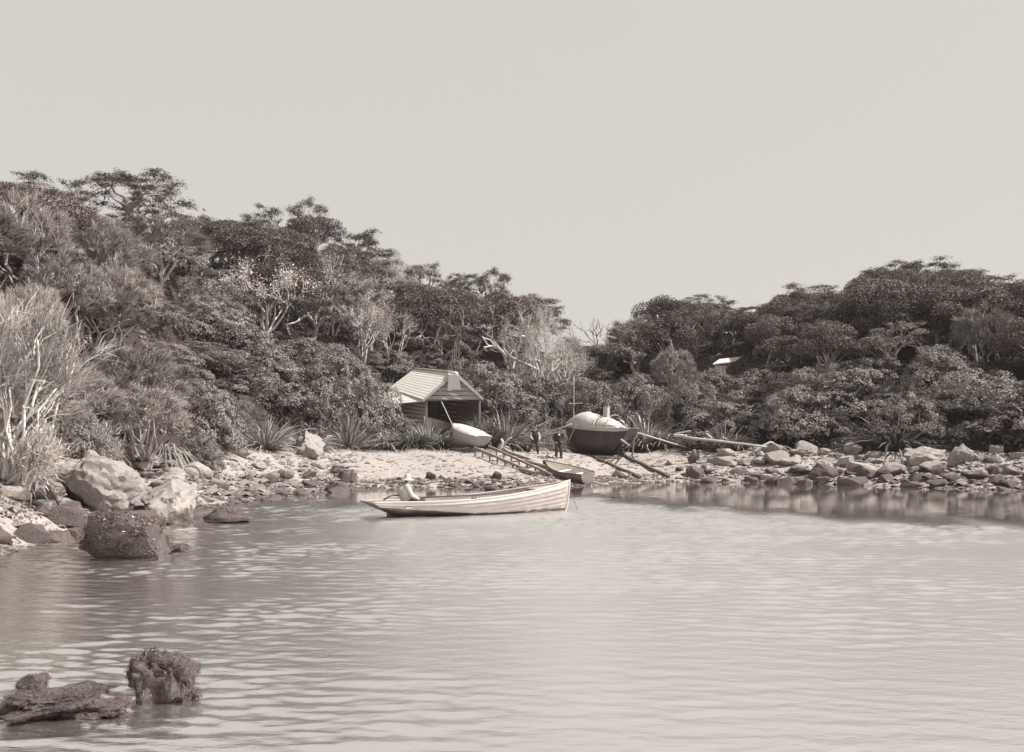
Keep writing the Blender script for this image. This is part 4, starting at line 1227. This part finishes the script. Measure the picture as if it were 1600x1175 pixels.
loft([arch(krows, s, h, .0, .05) for s, h in ((.45, .56), (.40, .62), (.34, .56), (.27, .40), (.20, .18), (.15, .05))], 'cockpit_tent', 'canvas', dk)
for s_, h_ in ((.47, .70), (.32, .80)):
    hp = MB(); a_ = arch(krows, s_, h_, .0, -.02); hp.tube([(x - (z - a_[0][2]) * .35 * (1 if s_ < .4 else 0), y, z) for x, y, z in a_], .022, 6)
    link('hoop', hp.mesh('hoop', M['pole'], True), dk)
xc = krows[-1][int(.44 * 43)][0]
cb = MB(); zb_ = krows[-1][18][2]
cb.box((xc, -.15, zb_ + .92), (.30, .28, .70)); cb.box((xc, -.15, zb_ + 1.29), (.34, .32, .04)); link('chimney', cb.mesh('chimney', M['canvas']), dk)
cl = MB(); cl.box((xc, 0, 1.72), (.9, .7, .22)); link('cabin_box', cl.mesh('cabin_box', M['grey_paint']), dk)
rl = MB(); rl.tube([(x, y - .06, z + .16) for x, y, z in krows[-1][2:18:3]], .016, 5)
for i in range(2, 18, 3):
    x, y, z = krows[-1][i]; rl.tube([(x, y - .06, z), (x, y - .06, z + .16)], .014, 5)
link('stern_rail', rl.mesh('stern_rail', M['pole']), dk)

# --- canvas covered boat at the head of the launching trestle
g2 = ground_hit(756, 704)
Lc = 2.7; a_c = 130.0
par_c = dict(N=6, lap=.003, beam=lambda s: (.62 + .16 * sm(0, .4, s)) if s < .4 else .78 * max(0, 1 - ((s - .4) / .6) ** 3.0),
    sheer=lambda s: .62 + .66 * max(0, (s - .0)) ** 1.3, keel=lambda s: .02 - .22 * sm(.55, 1, s), p=lambda s: .75 - .1 * sm(0, .4, s) + .3 * sm(.6, 1, s), q=.7,
    xs=lambda t: -.25 * t, xb=lambda t: Lc - .05 * (1 - t))
cc, crows = boat('covered_boat', 'small boat wrapped in white canvas at the head of the launching trestle', par_c, (g2.x - .15, g2.y - .3, g2.z + .22), (0, R(-2), R(a_c)),
    dict(hull='canvas_shade', gun='canvas', transom='timber'), Lc, (), .02, keel=False)
loft([arch(crows, s, h, .05) for s, h in ((1.0, .02), (.9, .10), (.75, .17), (.5, .22), (.25, .20), (.08, .10), (0.0, .03))], 'canvas_cover', 'canvas', cc)

# ------------------------------------------------------------------ launching trestle and slip
def gpt(px, py, lift=0): 
    g = ground_hit(px, py); return Vector((g.x, g.y, g.z + lift))
def trestle():
    P0 = gpt(741, 713, .50); P1 = gpt(838, 744, .12)
    Q0 = gpt(763, 708, .42); Q1 = gpt(862, 749, .22)
    o = thing('launching_trestle', 'timber launching trestle running down the beach from the covered boat', 'trestle', P0)
    def loc(p): return Vector(p) - P0
    for A, B in ((P0, P1), (Q0, Q1)):
        b = MB(); b.beam(loc(A), loc(B), .09, .11); link('rail', b.mesh('rail', M['timber']), o)
        for k in range(8):
            u = .02 + k * .125; p = A.lerp(B, u); g = gz(p.x, p.y)
            if p.z - .06 - g < .05: continue
            b = MB(); b.beam(loc((p.x, p.y, g - .1)), loc((p.x, p.y, p.z - .058)), .10, .10); link('post', b.mesh('post', M['timber']), o)
    for k in range(5):
        u = .1 + k * .2; b = MB(); b.beam(loc(P0.lerp(P1, u)) - Vector((0, 0, .11)), loc(Q0.lerp(Q1, u)) - Vector((0, 0, .11)), .08, .08); link('crossbeam', b.mesh('crossbeam', M['timber']), o)
    for (a, b_, lab) in (((786, 707), (828, 722), 'upper dark beam lying on the beach behind the trestle'), ((822, 724), (856, 734), 'lower beam lying on the beach beside the dinghy bow'), ((812, 737), (838, 744), 'short beam at the lower end of the trestle on the stones')):
        A = gpt(*a, .12); B = gpt(*b_, .14); m = MB(); m.beam(A - A, B - A, .14, .14)
        q = tag(link('timber_beam', m.mesh('timber_beam', M['timber'])), lab, 'beam'); q.location = A
trestle()
def slip():
    for (a, b_, lab) in (((893, 701), (1000, 749), 'left dark rail of the boat slip'), ((958, 706), (1045, 748), 'right dark rail of the boat slip')):
        A = gpt(*a); B = gpt(*b_); o = thing('slip_rail', lab, 'rail', A)
        m = MB(); n = 14
        pts = [A.lerp(B, k / n) for k in range(n + 1)]
        pts = [Vector((p.x, p.y, .5 * p.z + .5 * gz(p.x, p.y) + .09)) - A for p in pts]
        for p, q in zip(pts[:-1], pts[1:]): m.beam(p, q, .15, .15)
        link('rail', m.mesh('rail', M['dark_timber']), o)
    for k, (px, py, w) in enumerate(((925, 702, 34), (943, 709, 40), (952, 716, 40))):
        A = gpt(px - w / 2, py - 1, .08); B = gpt(px + w / 2, py + 2, .10); m = MB(); m.beam(A - A, B - A, .16, .08)
        q = tag(link('plank', m.mesh('plank', M['inner_wood'])), ['upper', 'middle', 'lower'][k] + ' pale cross plank under the dark boat', 'plank'); q.location = A
    A = gpt(897, 762 - 8, .05); B = Vector(unproj(942, 758.5, 49.0)); m = MB(); B.z = .06
    A = unproj(915, 752, 49.6); A.z = .22
    m.beam(A - A, B - A, .16, .05); q = tag(link('plank', m.mesh('plank', M['inner_wood'])), 'plank slanting into the water behind the dinghy stern', 'plank'); q.location = A
slip()

# ------------------------------------------------------------------ poles, logs, driftwood
def pole(name, p0, p1, r0, r1, label, cat='pole', mat='pole', sag=0.0, n=8):
    p0 = Vector(p0); p1 = Vector(p1); m = MB(); pts = []; rr = []
    for k in range(n + 1):
        u = k / n; p = p0.lerp(p1, u) - p0; p.z -= sag * math.sin(u * math.pi) * (p1 - p0).length
        p += Vector((random.uniform(-1, 1), random.uniform(-1, 1), random.uniform(-1, 1))) * r0 * .25
        pts.append(p); rr.append(r0 + (r1 - r0) * u)
    m.tube(pts, rr, 7); o = link(name, m.mesh(name, M[mat], True)); o.location = p0
    return tag(o, label, cat)
pole('long_pole', gpt(796, 699, .12), unproj(893, 663, 59.5), .06, .05, 'long pale pole slanting from the trestle up to the dark boat bow', sag=-.0)
pole('long_pole', unproj(997, 676, 57.2), gpt(1076, 702, .05), .05, .045, 'pale pole slanting from the dark boat stern down to the right')
pole('long_pole', unproj(1068, 683, 57.0), unproj(1198, 698, 55.5), .075, .06, 'long pale log resting from the square block to the driftwood')
pole('log', unproj(1053, 680, 57.0), unproj(1074, 682, 56.6), .10, .10, 'short thick pale log lying on the square block', 'log')
pole('log', unproj(1055, 678, 57.3), unproj(1079, 673, 57.8), .05, .04, 'thin grey spar end above the short log', 'log', 'timber')
pole('log', gpt(388, 692, .08), gpt(452, 693, .08), .08, .07, 'pale driftwood log behind the tall pale boulder', 'log')
pole('log', gpt(538, 690, .1), gpt(592, 694, .1), .045, .04, 'thin pale stick lying in the turf', 'log')
pole('tall_pole', gpt(896, 684), unproj(897, 588, gpt(896, 684).y), .045, .028, 'tall thin pole with a crosspiece standing left of the dark boat', 'pole', 'pole')
c_ = unproj(889, 631, gpt(896, 684).y - .07); d_ = unproj(910, 630, gpt(896, 684).y - .07)
pole('crosspiece', c_, d_, .03, .025, 'short crosspiece tied to the tall thin pole', 'pole', 'pole')
pole('thin_pole', gpt(878, 690), unproj(878, 638, gpt(878, 690).y), .03, .02, 'thin grey pole standing behind the dark suited man', 'pole', 'timber')
pole('leaning_spar', unproj(690, 628, 64.5), cc.matrix_world @ Vector((0, 0, 0)) if False else unproj(707, 664, 59.3), .035, .03, 'slim spar leaning from the shed door to the covered boat', 'pole', 'pole')
pole('boat_prop', unproj(880, 672, 57.2), gpt(893, 699), .035, .03, 'pale prop leaning left of the dark boat bow', 'prop')
pole('boat_prop', unproj(900, 664, 57.4), gpt(882, 703), .025, .02, 'thin crossing prop under the dark boat bow', 'prop')
pole('boat_prop', unproj(997, 677, 56.4), gpt(984, 700), .055, .05, 'pale prop bracing the dark boat stern', 'prop')
pole('boat_prop', unproj(971, 687, 56.0), gpt(990, 701), .06, .04, 'short pale block prop beside the rudder', 'prop')
pole('post', gpt(988, 716), unproj(991, 684, gpt(988, 716).y), .05, .05, 'upright grey post right of the rudder', 'post', 'timber')
ax = gpt(988, 716)
mb = MB(); mb.tube([(-.3, 0, .10), (-.1, 0, .03), (.1, 0, .03), (.3, 0, .10)], .035, 6); mb.tube([(0, -.25, .04), (0, .25, .04)], .03, 6)
q = tag(link('anchor', mb.mesh('anchor', M['iron'], True)), 'small iron anchor lying at the foot of the grey post', 'anchor'); q.location = ax + Vector((.02, -.12, .02))

def driftwood():
    b0 = gpt(1172, 712, .05); Y = b0.y
    def U(px, py): return unproj(px, py, Y) - b0
    m = MB()
    m.tube([U(1172, 711), U(1182, 704), U(1192, 697), U(1204, 691), U(1209, 692)], [.10, .095, .085, .07, .05], 8)
    m.tube([U(1206, 692), U(1214, 696), U(1224, 699), U(1231, 705), U(1230, 711)], [.06, .055, .05, .045, .03], 7)
    m.tube([U(1207, 692), U(1208, 700), U(1207, 708)], [.045, .035, .03], 6)
    m.tube([U(1213, 695), U(1228, 698), U(1242, 703)], [.04, .035, .02], 6)
    o = tag(link('driftwood', m.mesh('driftwood', M['pole'], True)), 'arched white driftwood branch on the right shore', 'driftwood'); o.location = b0
driftwood()

def stump():
    b0 = gpt(790, 708, .0); Y = b0.y
    def U(px, py, dy=0): return unproj(px, py, Y + dy) - b0
    m = MB()
    m.tube([U(783, 709), U(782, 700), U(786, 692), U(783, 685)], [.16, .15, .12, .06], 9)
    m.tube([U(788, 694), U(793, 687, -.1), U(800, 683, -.2)], [.09, .06, .03], 7)
    m.tube([U(784, 700), U(793, 704, -.3), U(803, 709, -.5)], [.11, .09, .05], 7)
    m.tube([U(786, 697), U(794, 699, .2), U(799, 703, .3)], [.07, .05, .03], 7)
    o = tag(link('stump', m.mesh('stump', M['grey_paint'], True)), 'grey weathered stump with forked roots behind the trestle', 'stump'); o.location = b0
stump()

def tub():
    g = gpt(855, 731); o = thing('tub', 'dark round tub with pale rim by the dinghy bow', 'tub', g)
    b = MB(); b.lathe([(0, 0), (.12, .0), (.2, .1), (.235, .25), (.24, .36), (.2, .36), (.18, .2), (0, .12)], n=16); link('bowl', b.mesh('bowl', M['iron'], True), o)
    b = MB(); b.lathe([(.225, .36), (.29, .37), (.29, .42), (.225, .42), (.225, .36)], n=16); link('rim', b.mesh('rim', M['grey_paint']), o)
    b = MB(); b.tube([(0, 0, .12), (-.01, .02, .6), (.03, .0, .8), (.0, .02, .95)], [.02, .025, .04, .02], 6)
    k = tag(link('stirring_stick', b.mesh('stirring_stick', M['timber'], True)), 'crooked stick standing in the dark tub', 'stick'); k.location = g
tub()

# ------------------------------------------------------------------ boat shed
def shed():
    Yf, Yr = 66.0, 70.0
    FA = unproj(710.5, 583.6, Yf); FL = unproj(665, 624, Yf); FR = unproj(752, 622, Yf)
    BA = unproj(648, 577, Yr); BL = unproj(608, 606, Yr)
    BR = BA + (FR - FA) + Vector((.0, 0, .2))
    base = Vector((FL.x, Yf, 2.1))
    o = thing('boat_shed', 'open fronted boat shed with pale boarded roof and plank gable', 'shed', base)
    def lc(p): return Vector(p) - base
    # roof: overlapping courses on each slope
    def slope(A0, A1, B0, B1, n, mat, name, th=.016):
        m = MB()
        for k in range(n):
            u0, u1 = k / n, (k + 1) / n + .012
            p = [A0.lerp(B0, u0), A1.lerp(B1, u0), A1.lerp(B1, u1), A0.lerp(B0, u1)]
            nn = (p[1] - p[0]).cross(p[3] - p[0]).normalized()
            if nn.z < 0: nn = -nn
            hi = [p[0] + nn * .0, p[1] + nn * .0, p[2] + nn * th, p[3] + nn * th]
            lo = [q - nn * .05 for q in p]
            m.add([lc(q) for q in hi + lo], [(0, 1, 2, 3), (7, 6, 5, 4), (0, 4, 5, 1), (1, 5, 6, 2), (2, 6, 7, 3), (3, 7, 4, 0)])
        return link(name, m.mesh(name, M[mat]), o)
    slope(FA + Vector((.1, -.2, .04)), BA + Vector((0, 0, .04)), FL + Vector((-.12, -.2, 0)), BL, 11, 'shingle_roof', 'roof')
    slope(BA + Vector((0, 0, .04)), FA + Vector((.1, -.2, .04)), BR, FR + Vector((.15, -.2, 0)), 11, 'shingle_roof', 'roof')
    LL = unproj(664, 627, Yf); LB = BL + Vector((-1.3, -1.0, -1.35))
    slope(BL + Vector((.05, -.05, -.05)), FL + Vector((-.05, -.1, -.05)), LB, LL + Vector((-.25, 0, 0)), 3, 'shingle_roof', 'lean_to_roof')
    rc = MB(); rc.beam(lc(FA + Vector((.1, -.22, .09))), lc(BA + Vector((0, .05, .09))), .22, .05); link('ridge_cap', rc.mesh('ridge_cap', M['shingle_roof']), o)
    # gable boards
    nb = 6
    for k in range(nb):
        z0 = FL.z + (FA.z - FL.z) * k / nb; z1 = FL.z + (FA.z - FL.z) * (k + 1) / nb
        def ex(z):
            u = (z - FL.z) / (FA.z - FL.z); return FL.x + (FA.x - FL.x) * u, FR.x + (FA.x - FR.x) * u
        a0, b0 = ex(z0); a1, b1 = ex(z1 - .06)
        m = MB(); yo = Yf
        Vv = [(a0, yo - .075, z0), (b0, yo - .075, z0), (b1, yo - .015, z1 - .05), (a1, yo - .015, z1 - .05), (a0, yo + .02, z0), (b0, yo + .02, z0), (b1, yo + .02, z1 - .05), (a1, yo + .02, z1 - .05)]
        m.add([lc(v) for v in Vv], [(0, 1, 2, 3), (7, 6, 5, 4), (0, 4, 5, 1), (1, 5, 6, 2), (2, 6, 7, 3), (3, 7, 4, 0)])
        link('gable_board', m.mesh('gable_board', M['board']), o)
    for A, B in ((FL + Vector((-.15, -.27, -.1)), FA + Vector((0, -.27, -.02))), (FR + Vector((.15, -.27, -.1)), FA + Vector((.02, -.27, -.02)))):
        m = MB(); m.beam(lc(A), lc(B), .04, .17); link('barge_board', m.mesh('barge_board', M['board']), o)
    m = MB()
    tl_, tr_, br_, bl_ = unproj(701, 585, Yf - .36), unproj(717, 586.5, Yf - .36), unproj(720, 609, Yf - .34), unproj(699, 609, Yf - .34)
    top1, top2 = unproj(697, 580.5, Yf + .8), unproj(713, 582, Yf + .8)
    m.add([lc(v) for v in (bl_, br_, tr_, tl_, top2 + Vector((.1, 0, .02)), top1)], [(0, 1, 2, 3), (3, 2, 4, 5)])
    q = link('canvas_flap', m.mesh('canvas_flap', M['canvas']), o); mm = q.modifiers.new('t', 'SOLIDIFY'); mm.thickness = .03
    # walls
    gzz = 1.7
    for A, B, nm in ((FL + Vector((.1, .1, 0)), BL + Vector((.15, -.1, -.3)), 'left'), (FR + Vector((-.15, .1, 0)), BR + Vector((-.15, -.1, -.2)), 'right'), (BL + Vector((.2, -.1, -.3)), BR + Vector((-.2, -.1, -.2)), 'back')):
        m = MB(); n = 13 if nm != 'back' else 9
        for k in range(n):
            u0, u1 = k / n, (k + 1) / n - .008
            za, zb = gzz + (A.z - .08 - gzz) * u0, gzz + (A.z - .08 - gzz) * u1
            ya, yb_ = gzz + (B.z - .08 - gzz) * u0, gzz + (B.z - .08 - gzz) * u1
            m.beam(lc((A.x, A.y, (za + zb) / 2)), lc((B.x, B.y, (ya + yb_) / 2)), .035 + .012 * (k % 2), (zb - za) * (.9 if nm == 'left' else 1.06))
        link('wall', m.mesh('wall', M['board' if nm == 'left' else 'dark_timber']), o)  # right and back walls darkened: the shed's inner shade put into the colour
    for P in (FL + Vector((.06, .02, 0)), FR + Vector((-.1, .02, 0))):
        m = MB(); m.beam(lc((P.x, P.y, gzz)), lc((P.x, P.y, P.z - .01)), .13, .13); link('door_post', m.mesh('door_post', M['timber']), o)
    m = MB(); m.beam(lc(FL + Vector((.05, .04, -.06))), lc(FR + Vector((-.05, .04, -.06))), .1, .12); link('lintel', m.mesh('lintel', M['timber']), o)
    # small boat inside
    par_i = dict(par_d); par_i['N'] = 5
    boat('dinghy', 'white bow of a dinghy stored inside the boat shed', par_i, (unproj(700, 668, 69.5).x, 69.3, 2.75), (0, R(-4), R(248)), dict(hull='white_paint', gun='timber', inner='inner_wood'), Ld, (.4,), .025)
    for z_, px0, px1, lab in ((.0, 684, 700, 'pale timber lying across the shed doorway'),):
        A = gpt(px0, 676, .3); B = gpt(px1, 677, .3); mm = MB(); mm.beam(A - A, B - A, .12, .14)
        q = tag(link('timber_beam', mm.mesh('timber_beam', M['pole'])), lab, 'beam'); q.location = A
shed()

def hut():
    Y = 72.0
    a, b, c, d = unproj(1114, 568, Y - .6), unproj(1124, 561, Y + .4), unproj(1158, 557, Y + 1.6), unproj(1150, 566, Y + .4)
    base = Vector(((a.x + d.x) / 2, Y + .4, gz((a.x + d.x) / 2, Y + .4)))
    o = thing('hut', 'pale roofed hut almost hidden in the right wood', 'hut', base)
    def lc(p): return Vector(p) - base
    m = MB(); e = (c - b); e2 = Vector((0, 0, -.08))
    a2 = a; d2 = a + (c - b)
    V = [a2, d2, c, b]; m.add([lc(v) for v in V] + [lc(v + e2) for v in V], [(0, 1, 2, 3), (7, 6, 5, 4), (0, 4, 5, 1), (1, 5, 6, 2), (2, 6, 7, 3), (3, 7, 4, 0)])
    link('roof', m.mesh('roof', M['canvas']), o)
    m = MB()
    f0, f1 = a + Vector((.15, .15, -.1)), d2 + Vector((-.1, .15, -.1))
    for P, Q in ((f0, f1), (f0, f0 + Vector((.4, 1.2, .2))), (f1, f1 + Vector((.4, 1.2, .2)))):
        n = 5
        for k in range(n):
            z0 = base.z + (P.z - base.z) * (k + .5) / n; m.beam(lc((P.x, P.y, z0)), lc((Q.x, Q.y, z0)), .04, (P.z - base.z) / n * .95)
    link('wall', m.mesh('wall', M['dark_timber']), o)
hut()

# ------------------------------------------------------------------ people
def hand(mb, w, d, side, curl=.5):
    """palm and five fingers from wrist w along direction d"""
    w = Vector(w); d = Vector(d).normalized(); s = Vector(side).normalized(); nrm_ = d.cross(s).normalized()
    mb.capsule(w, w + d * .075, .024, .033, 8)
    for k, (o, l) in enumerate(((-.03, .065), (-.01, .078), (.01, .074), (.03, .058))):
        b = w + d * .085 + s * o; m1 = b + d * l * .5 + nrm_ * curl * .012; e = m1 + d * l * .4 + nrm_ * curl * .035
        mb.capsule(b, m1, .0095, .009, 6); mb.capsule(m1, e, .009, .008, 6)
    t0 = w + d * .03 - s * .03; t1 = t0 + d * .035 - s * .028; mb.capsule(t0, t1, .012, .010, 6); mb.capsule(t1, t1 + d * .03 - s * .004, .010, .009, 6)

def head(mb, c, face):
    c = Vector(c); f = Vector(face).normalized(); s = f.cross(Vector((0, 0, 1))).normalized()
    mb.ellipsoid(c, (.078, .088, .112), 14)
    mb.capsule(c + f * .045 + Vector((0, 0, -.055)), c + f * .06 + Vector((0, 0, -.075)), .042, .036, 10)   # jaw
    mb.capsule(c + f * .082 + Vector((0, 0, .005)), c + f * .105 + Vector((0, 0, -.025)), .011, .016, 8)    # nose
    for k in (-1, 1):
        mb.capsule(c + s * k * .078 + Vector((0, 0, .015)), c + s * k * .082 + Vector((0, 0, -.025)), .014, .010, 6)
        mb.capsule(c + f * .070 + s * k * .012 + Vector((0, 0, .028)), c + f * .060 + s * k * .045 + Vector((0, 0, .03)), .012, .010, 6)  # brow
    mb.capsule(c + f * .088 + s * .018 + Vector((0, 0, -.055)), c + f * .088 - s * .018 + Vector((0, 0, -.055)), .008, .008, 6)            # lips

def eyes(parent, c, face):
    c = Vector(c); f = Vector(face).normalized(); s = f.cross(Vector((0, 0, 1))).normalized()
    for k in (-1, 1):
        m = MB(); m.ellipsoid(c + f * .080 + s * k * .030 + Vector((0, 0, .012)), (.010, .010, .008), 8); link('eye', m.mesh('eye', M['hair'], True), parent)

def person(label, loc, rot, J, face, coat, legs_m, sleeves, hat, hatmat, boots=True, seated=False, vest=None):
    o = thing('person', label, 'person', loc, (0, 0, rot))
    b = MB()
    hip, chest, neck, hd = [Vector(J[k]) for k in ('hip', 'chest', 'neck', 'head')]
    b.capsule(hip, chest, .10, .115, 12); b.capsule(neck - Vector((0, 0, .04)), hd - Vector((0, 0, .06)), .052, .048, 10); head(b, hd, face)
    b.capsule(chest, neck - Vector((0, 0, .03)), .10, .06, 10)
    for sd in ('L', 'R'):
        S_, E, W, H_, K, A, T = [Vector(J[k + sd]) for k in ('sh', 'el', 'wr', 'hp', 'kn', 'an', 'to')]
        b.capsule(chest, S_, .07, .05); b.capsule(S_, E, .045, .037); b.capsule(E, W, .036, .026)
        hand(b, W, (W - E), Vector(J.get('hs' + sd, (1, 0, 0))))
        b.capsule(hip, H_, .09, .08); b.capsule(H_, K, .08, .052); b.capsule(K, A, .052, .036); b.capsule(A, T, .035, .03)
    bo = link('body', b.mesh('body', M['skin']), o); remesh(bo, .0075, 3)
    c = MB(); c.capsule(hip + Vector((0, 0, -.02)), chest, .175, .19, 14); c.capsule(chest, neck - Vector((0, 0, .06)), .175, .10, 12)
    s = MB()
    for sd in ('L', 'R'):
        S_, E, W = [Vector(J[k + sd]) for k in ('sh', 'el', 'wr')]
        tgt = c if sleeves == coat else s
        c.capsule(chest + Vector((0, 0, .05)), S_, .125, .09)
        tgt.capsule(S_, E, .086, .07); tgt.capsule(E, W, .07, .054)
    co_ = link('jacket' if coat == 'suit' else 'shirt', c.mesh('coat', M[coat]), o); remesh(co_, .014, 3)
    if sleeves != coat:
        so2 = link('shirt_sleeves', s.mesh('sleeves', M[sleeves]), o); remesh(so2, .014, 2)
    if vest:
        v = MB(); v.capsule(hip + Vector((0, 0, .1)) + Vector(face) * .045, chest + Vector((0, 0, .06)) + Vector(face) * .06, .105, .115, 12); q = link('shirt_front', v.mesh('shirt_front', M[vest]), o)
    t = MB()
    for sd in ('L', 'R'):
        H_, K, A, T = [Vector(J[k + sd]) for k in ('hp', 'kn', 'an', 'to')]
        t.capsule(hip + Vector((0, 0, .02)), H_, .155, .13, 12); t.capsule(H_, K, .125, .10); t.capsule(K, A + (K - A).normalized() * .04, .098, .084)
    tr = link('trousers', t.mesh('trousers', M[legs_m]), o); remesh(tr, .014, 3)
    for sd in ('L', 'R'):
        A, T = Vector(J['an' + sd]), Vector(J['to' + sd]); m = MB(); m.capsule(A + Vector((0, 0, .05)), A - Vector((0, 0, .02)), .055, .05); m.capsule(A - Vector((0, 0, .035)), T, .05, .042)
        bt = link('boot', m.mesh('boot', M['hair']), o); remesh(bt, .012, 3)
    h = MB(); f = Vector(face).normalized(); h.ellipsoid(hd + Vector((0, 0, .018)) - f * .018, (.084, .092, .105), 14); link('hair', h.mesh('hair', M['hair'], True), o)
    eyes(o, hd, face)
    ht = MB(); ht.lathe(hat, hd, 18); hh = link('hat', ht.mesh('hat', M[hatmat], True), o)
    sh = hh.modifiers.new('t', 'SOLIDIFY'); sh.thickness = .008
    return o

HAT = [(.165, .05), (.15, .045), (.105, .055), (.10, .075), (.095, .14), (.07, .165), (0, .16)]
CONE = [(.21, .01), (.17, .03), (.11, .06), (.10, .10), (.08, .17), (.05, .205), (0, .21)]
# standing man facing the camera, hands at his hips
J1 = dict(hip=(0, 0, .94), chest=(0, .0, 1.27), neck=(0, 0, 1.46), head=(.01, -.02, 1.58),
    shL=(-.185, 0, 1.40), elL=(-.29, .03, 1.15), wrL=(-.20, -.10, .97), shR=(.185, 0, 1.40), elR=(.31, .02, 1.16), wrR=(.17, -.13, 1.02),
    hpL=(-.09, 0, .90), knL=(-.13, -.02, .50), anL=(-.15, .02, .09), toL=(-.18, -.13, .045), hpR=(.09, 0, .90), knR=(.13, -.03, .50), anR=(.15, .02, .09), toR=(.19, -.13, .045), hsL=(0, 1, 0), hsR=(0, 1, 0))
g = gpt(873, 716)
person('man in dark suit and hat standing with hands at his waist beside the dark boat', g, .15, J1, (0, -1, 0), 'suit', 'trouser', 'suit', HAT, 'felt', vest='shirt')
# stooping man with one leg forward, shirt sleeves bright
J2 = dict(hip=(.05, 0, .86), chest=(.0, -.12, 1.17), neck=(-.02, -.2, 1.35), head=(-.03, -.26, 1.45),
    shL=(-.19, -.16, 1.30), elL=(-.27, -.22, 1.04), wrL=(-.17, -.36, .90), shR=(.17, -.15, 1.31), elR=(.29, -.12, 1.06), wrR=(.26, -.28, .86),
    hpL=(-.04, 0, .83), knL=(-.20, -.10, .47), anL=(-.40, .04, .10), toL=(-.48, -.08, .045), hpR=(.13, 0, .83), knR=(.17, -.12, .47), anR=(.20, -.02, .10), toR=(.22, -.16, .045), hsL=(0, 1, 0), hsR=(0, 1, 0))
g = gpt(835, 709)
person('stooping man in dark waistcoat and white sleeves striding by the long pole', g, .1, J2, (-.2, -1, -.25), 'suit', 'trouser', 'shirt', HAT, 'felt', vest=None)
# seated person in the white boat, facing away along the boat
J3 = dict(hip=(.02, 0, .12), chest=(-.08, .0, .44), neck=(-.04, 0, .63), head=(.02, 0, .74),
    shL=(-.06, .19, .56), elL=(.05, .25, .30), wrL=(.26, .20, .20), shR=(-.06, -.19, .56), elR=(.06, -.24, .30), wrR=(.28, -.18, .20),
    hpL=(.04, .09, .10), knL=(.42, .14, .15), anL=(.52, .13, -.20), toL=(.66, .14, -.25), hpR=(.04, -.09, .10), knR=(.42, -.14, .15), anR=(.52, -.13, -.20), toR=(.66, -.14, -.25), hsL=(0, 0, 1), hsR=(0, 0, 1))
i = int(.18 * 43); x, y, z = wrows[-1][i]
mw = Matrix.Translation(p_stern) @ Matrix.Rotation(ang, 4, 'Z')
pw_ = mw @ Vector((x + .12, -.05, z - .14))
person('person in white shirt and pale hat sitting in the stern of the white rowing boat', pw_, ang, J3, (1, .1, -.15), 'shirt', 'trouser', 'shirt', CONE, 'straw_hat')

# ------------------------------------------------------------------ air
def haze():
    m = bpy.data.materials.new('haze'); m.use_nodes = True; t = m.node_tree; t.nodes.clear()
    v = nnode(t, 'ShaderNodeVolumePrincipled'); v.inputs['Density'].default_value = HAZE; v.inputs['Color'].default_value = (.95, .87, .84, 1); v.inputs['Anisotropy'].default_value = .2
    o = nnode(t, 'ShaderNodeOutputMaterial'); t.links.new(v.outputs[0], o.inputs['Volume'])
    b = MB(); x0, x1, y0, y1, z0, z1 = -1000, 1000, -320, 960, -3.6, 60
    V = [(x0, y0, z0), (x1, y0, z0), (x1, y1, z0), (x0, y1, z0), (x0, y0, z1), (x1, y0, z1), (x1, y1, z1), (x0, y1, z1)]
    b.add(V, [(3, 2, 1, 0), (4, 5, 6, 7), (0, 1, 5, 4), (1, 2, 6, 5), (2, 3, 7, 6), (3, 0, 4, 7)])
    ob_ = link('haze', b.mesh('haze', m)); tag(ob_, 'thin pale sea haze over the bay', 'haze', None, 'stuff')
HAZE = 0.00028
if HAZE > 0: haze()
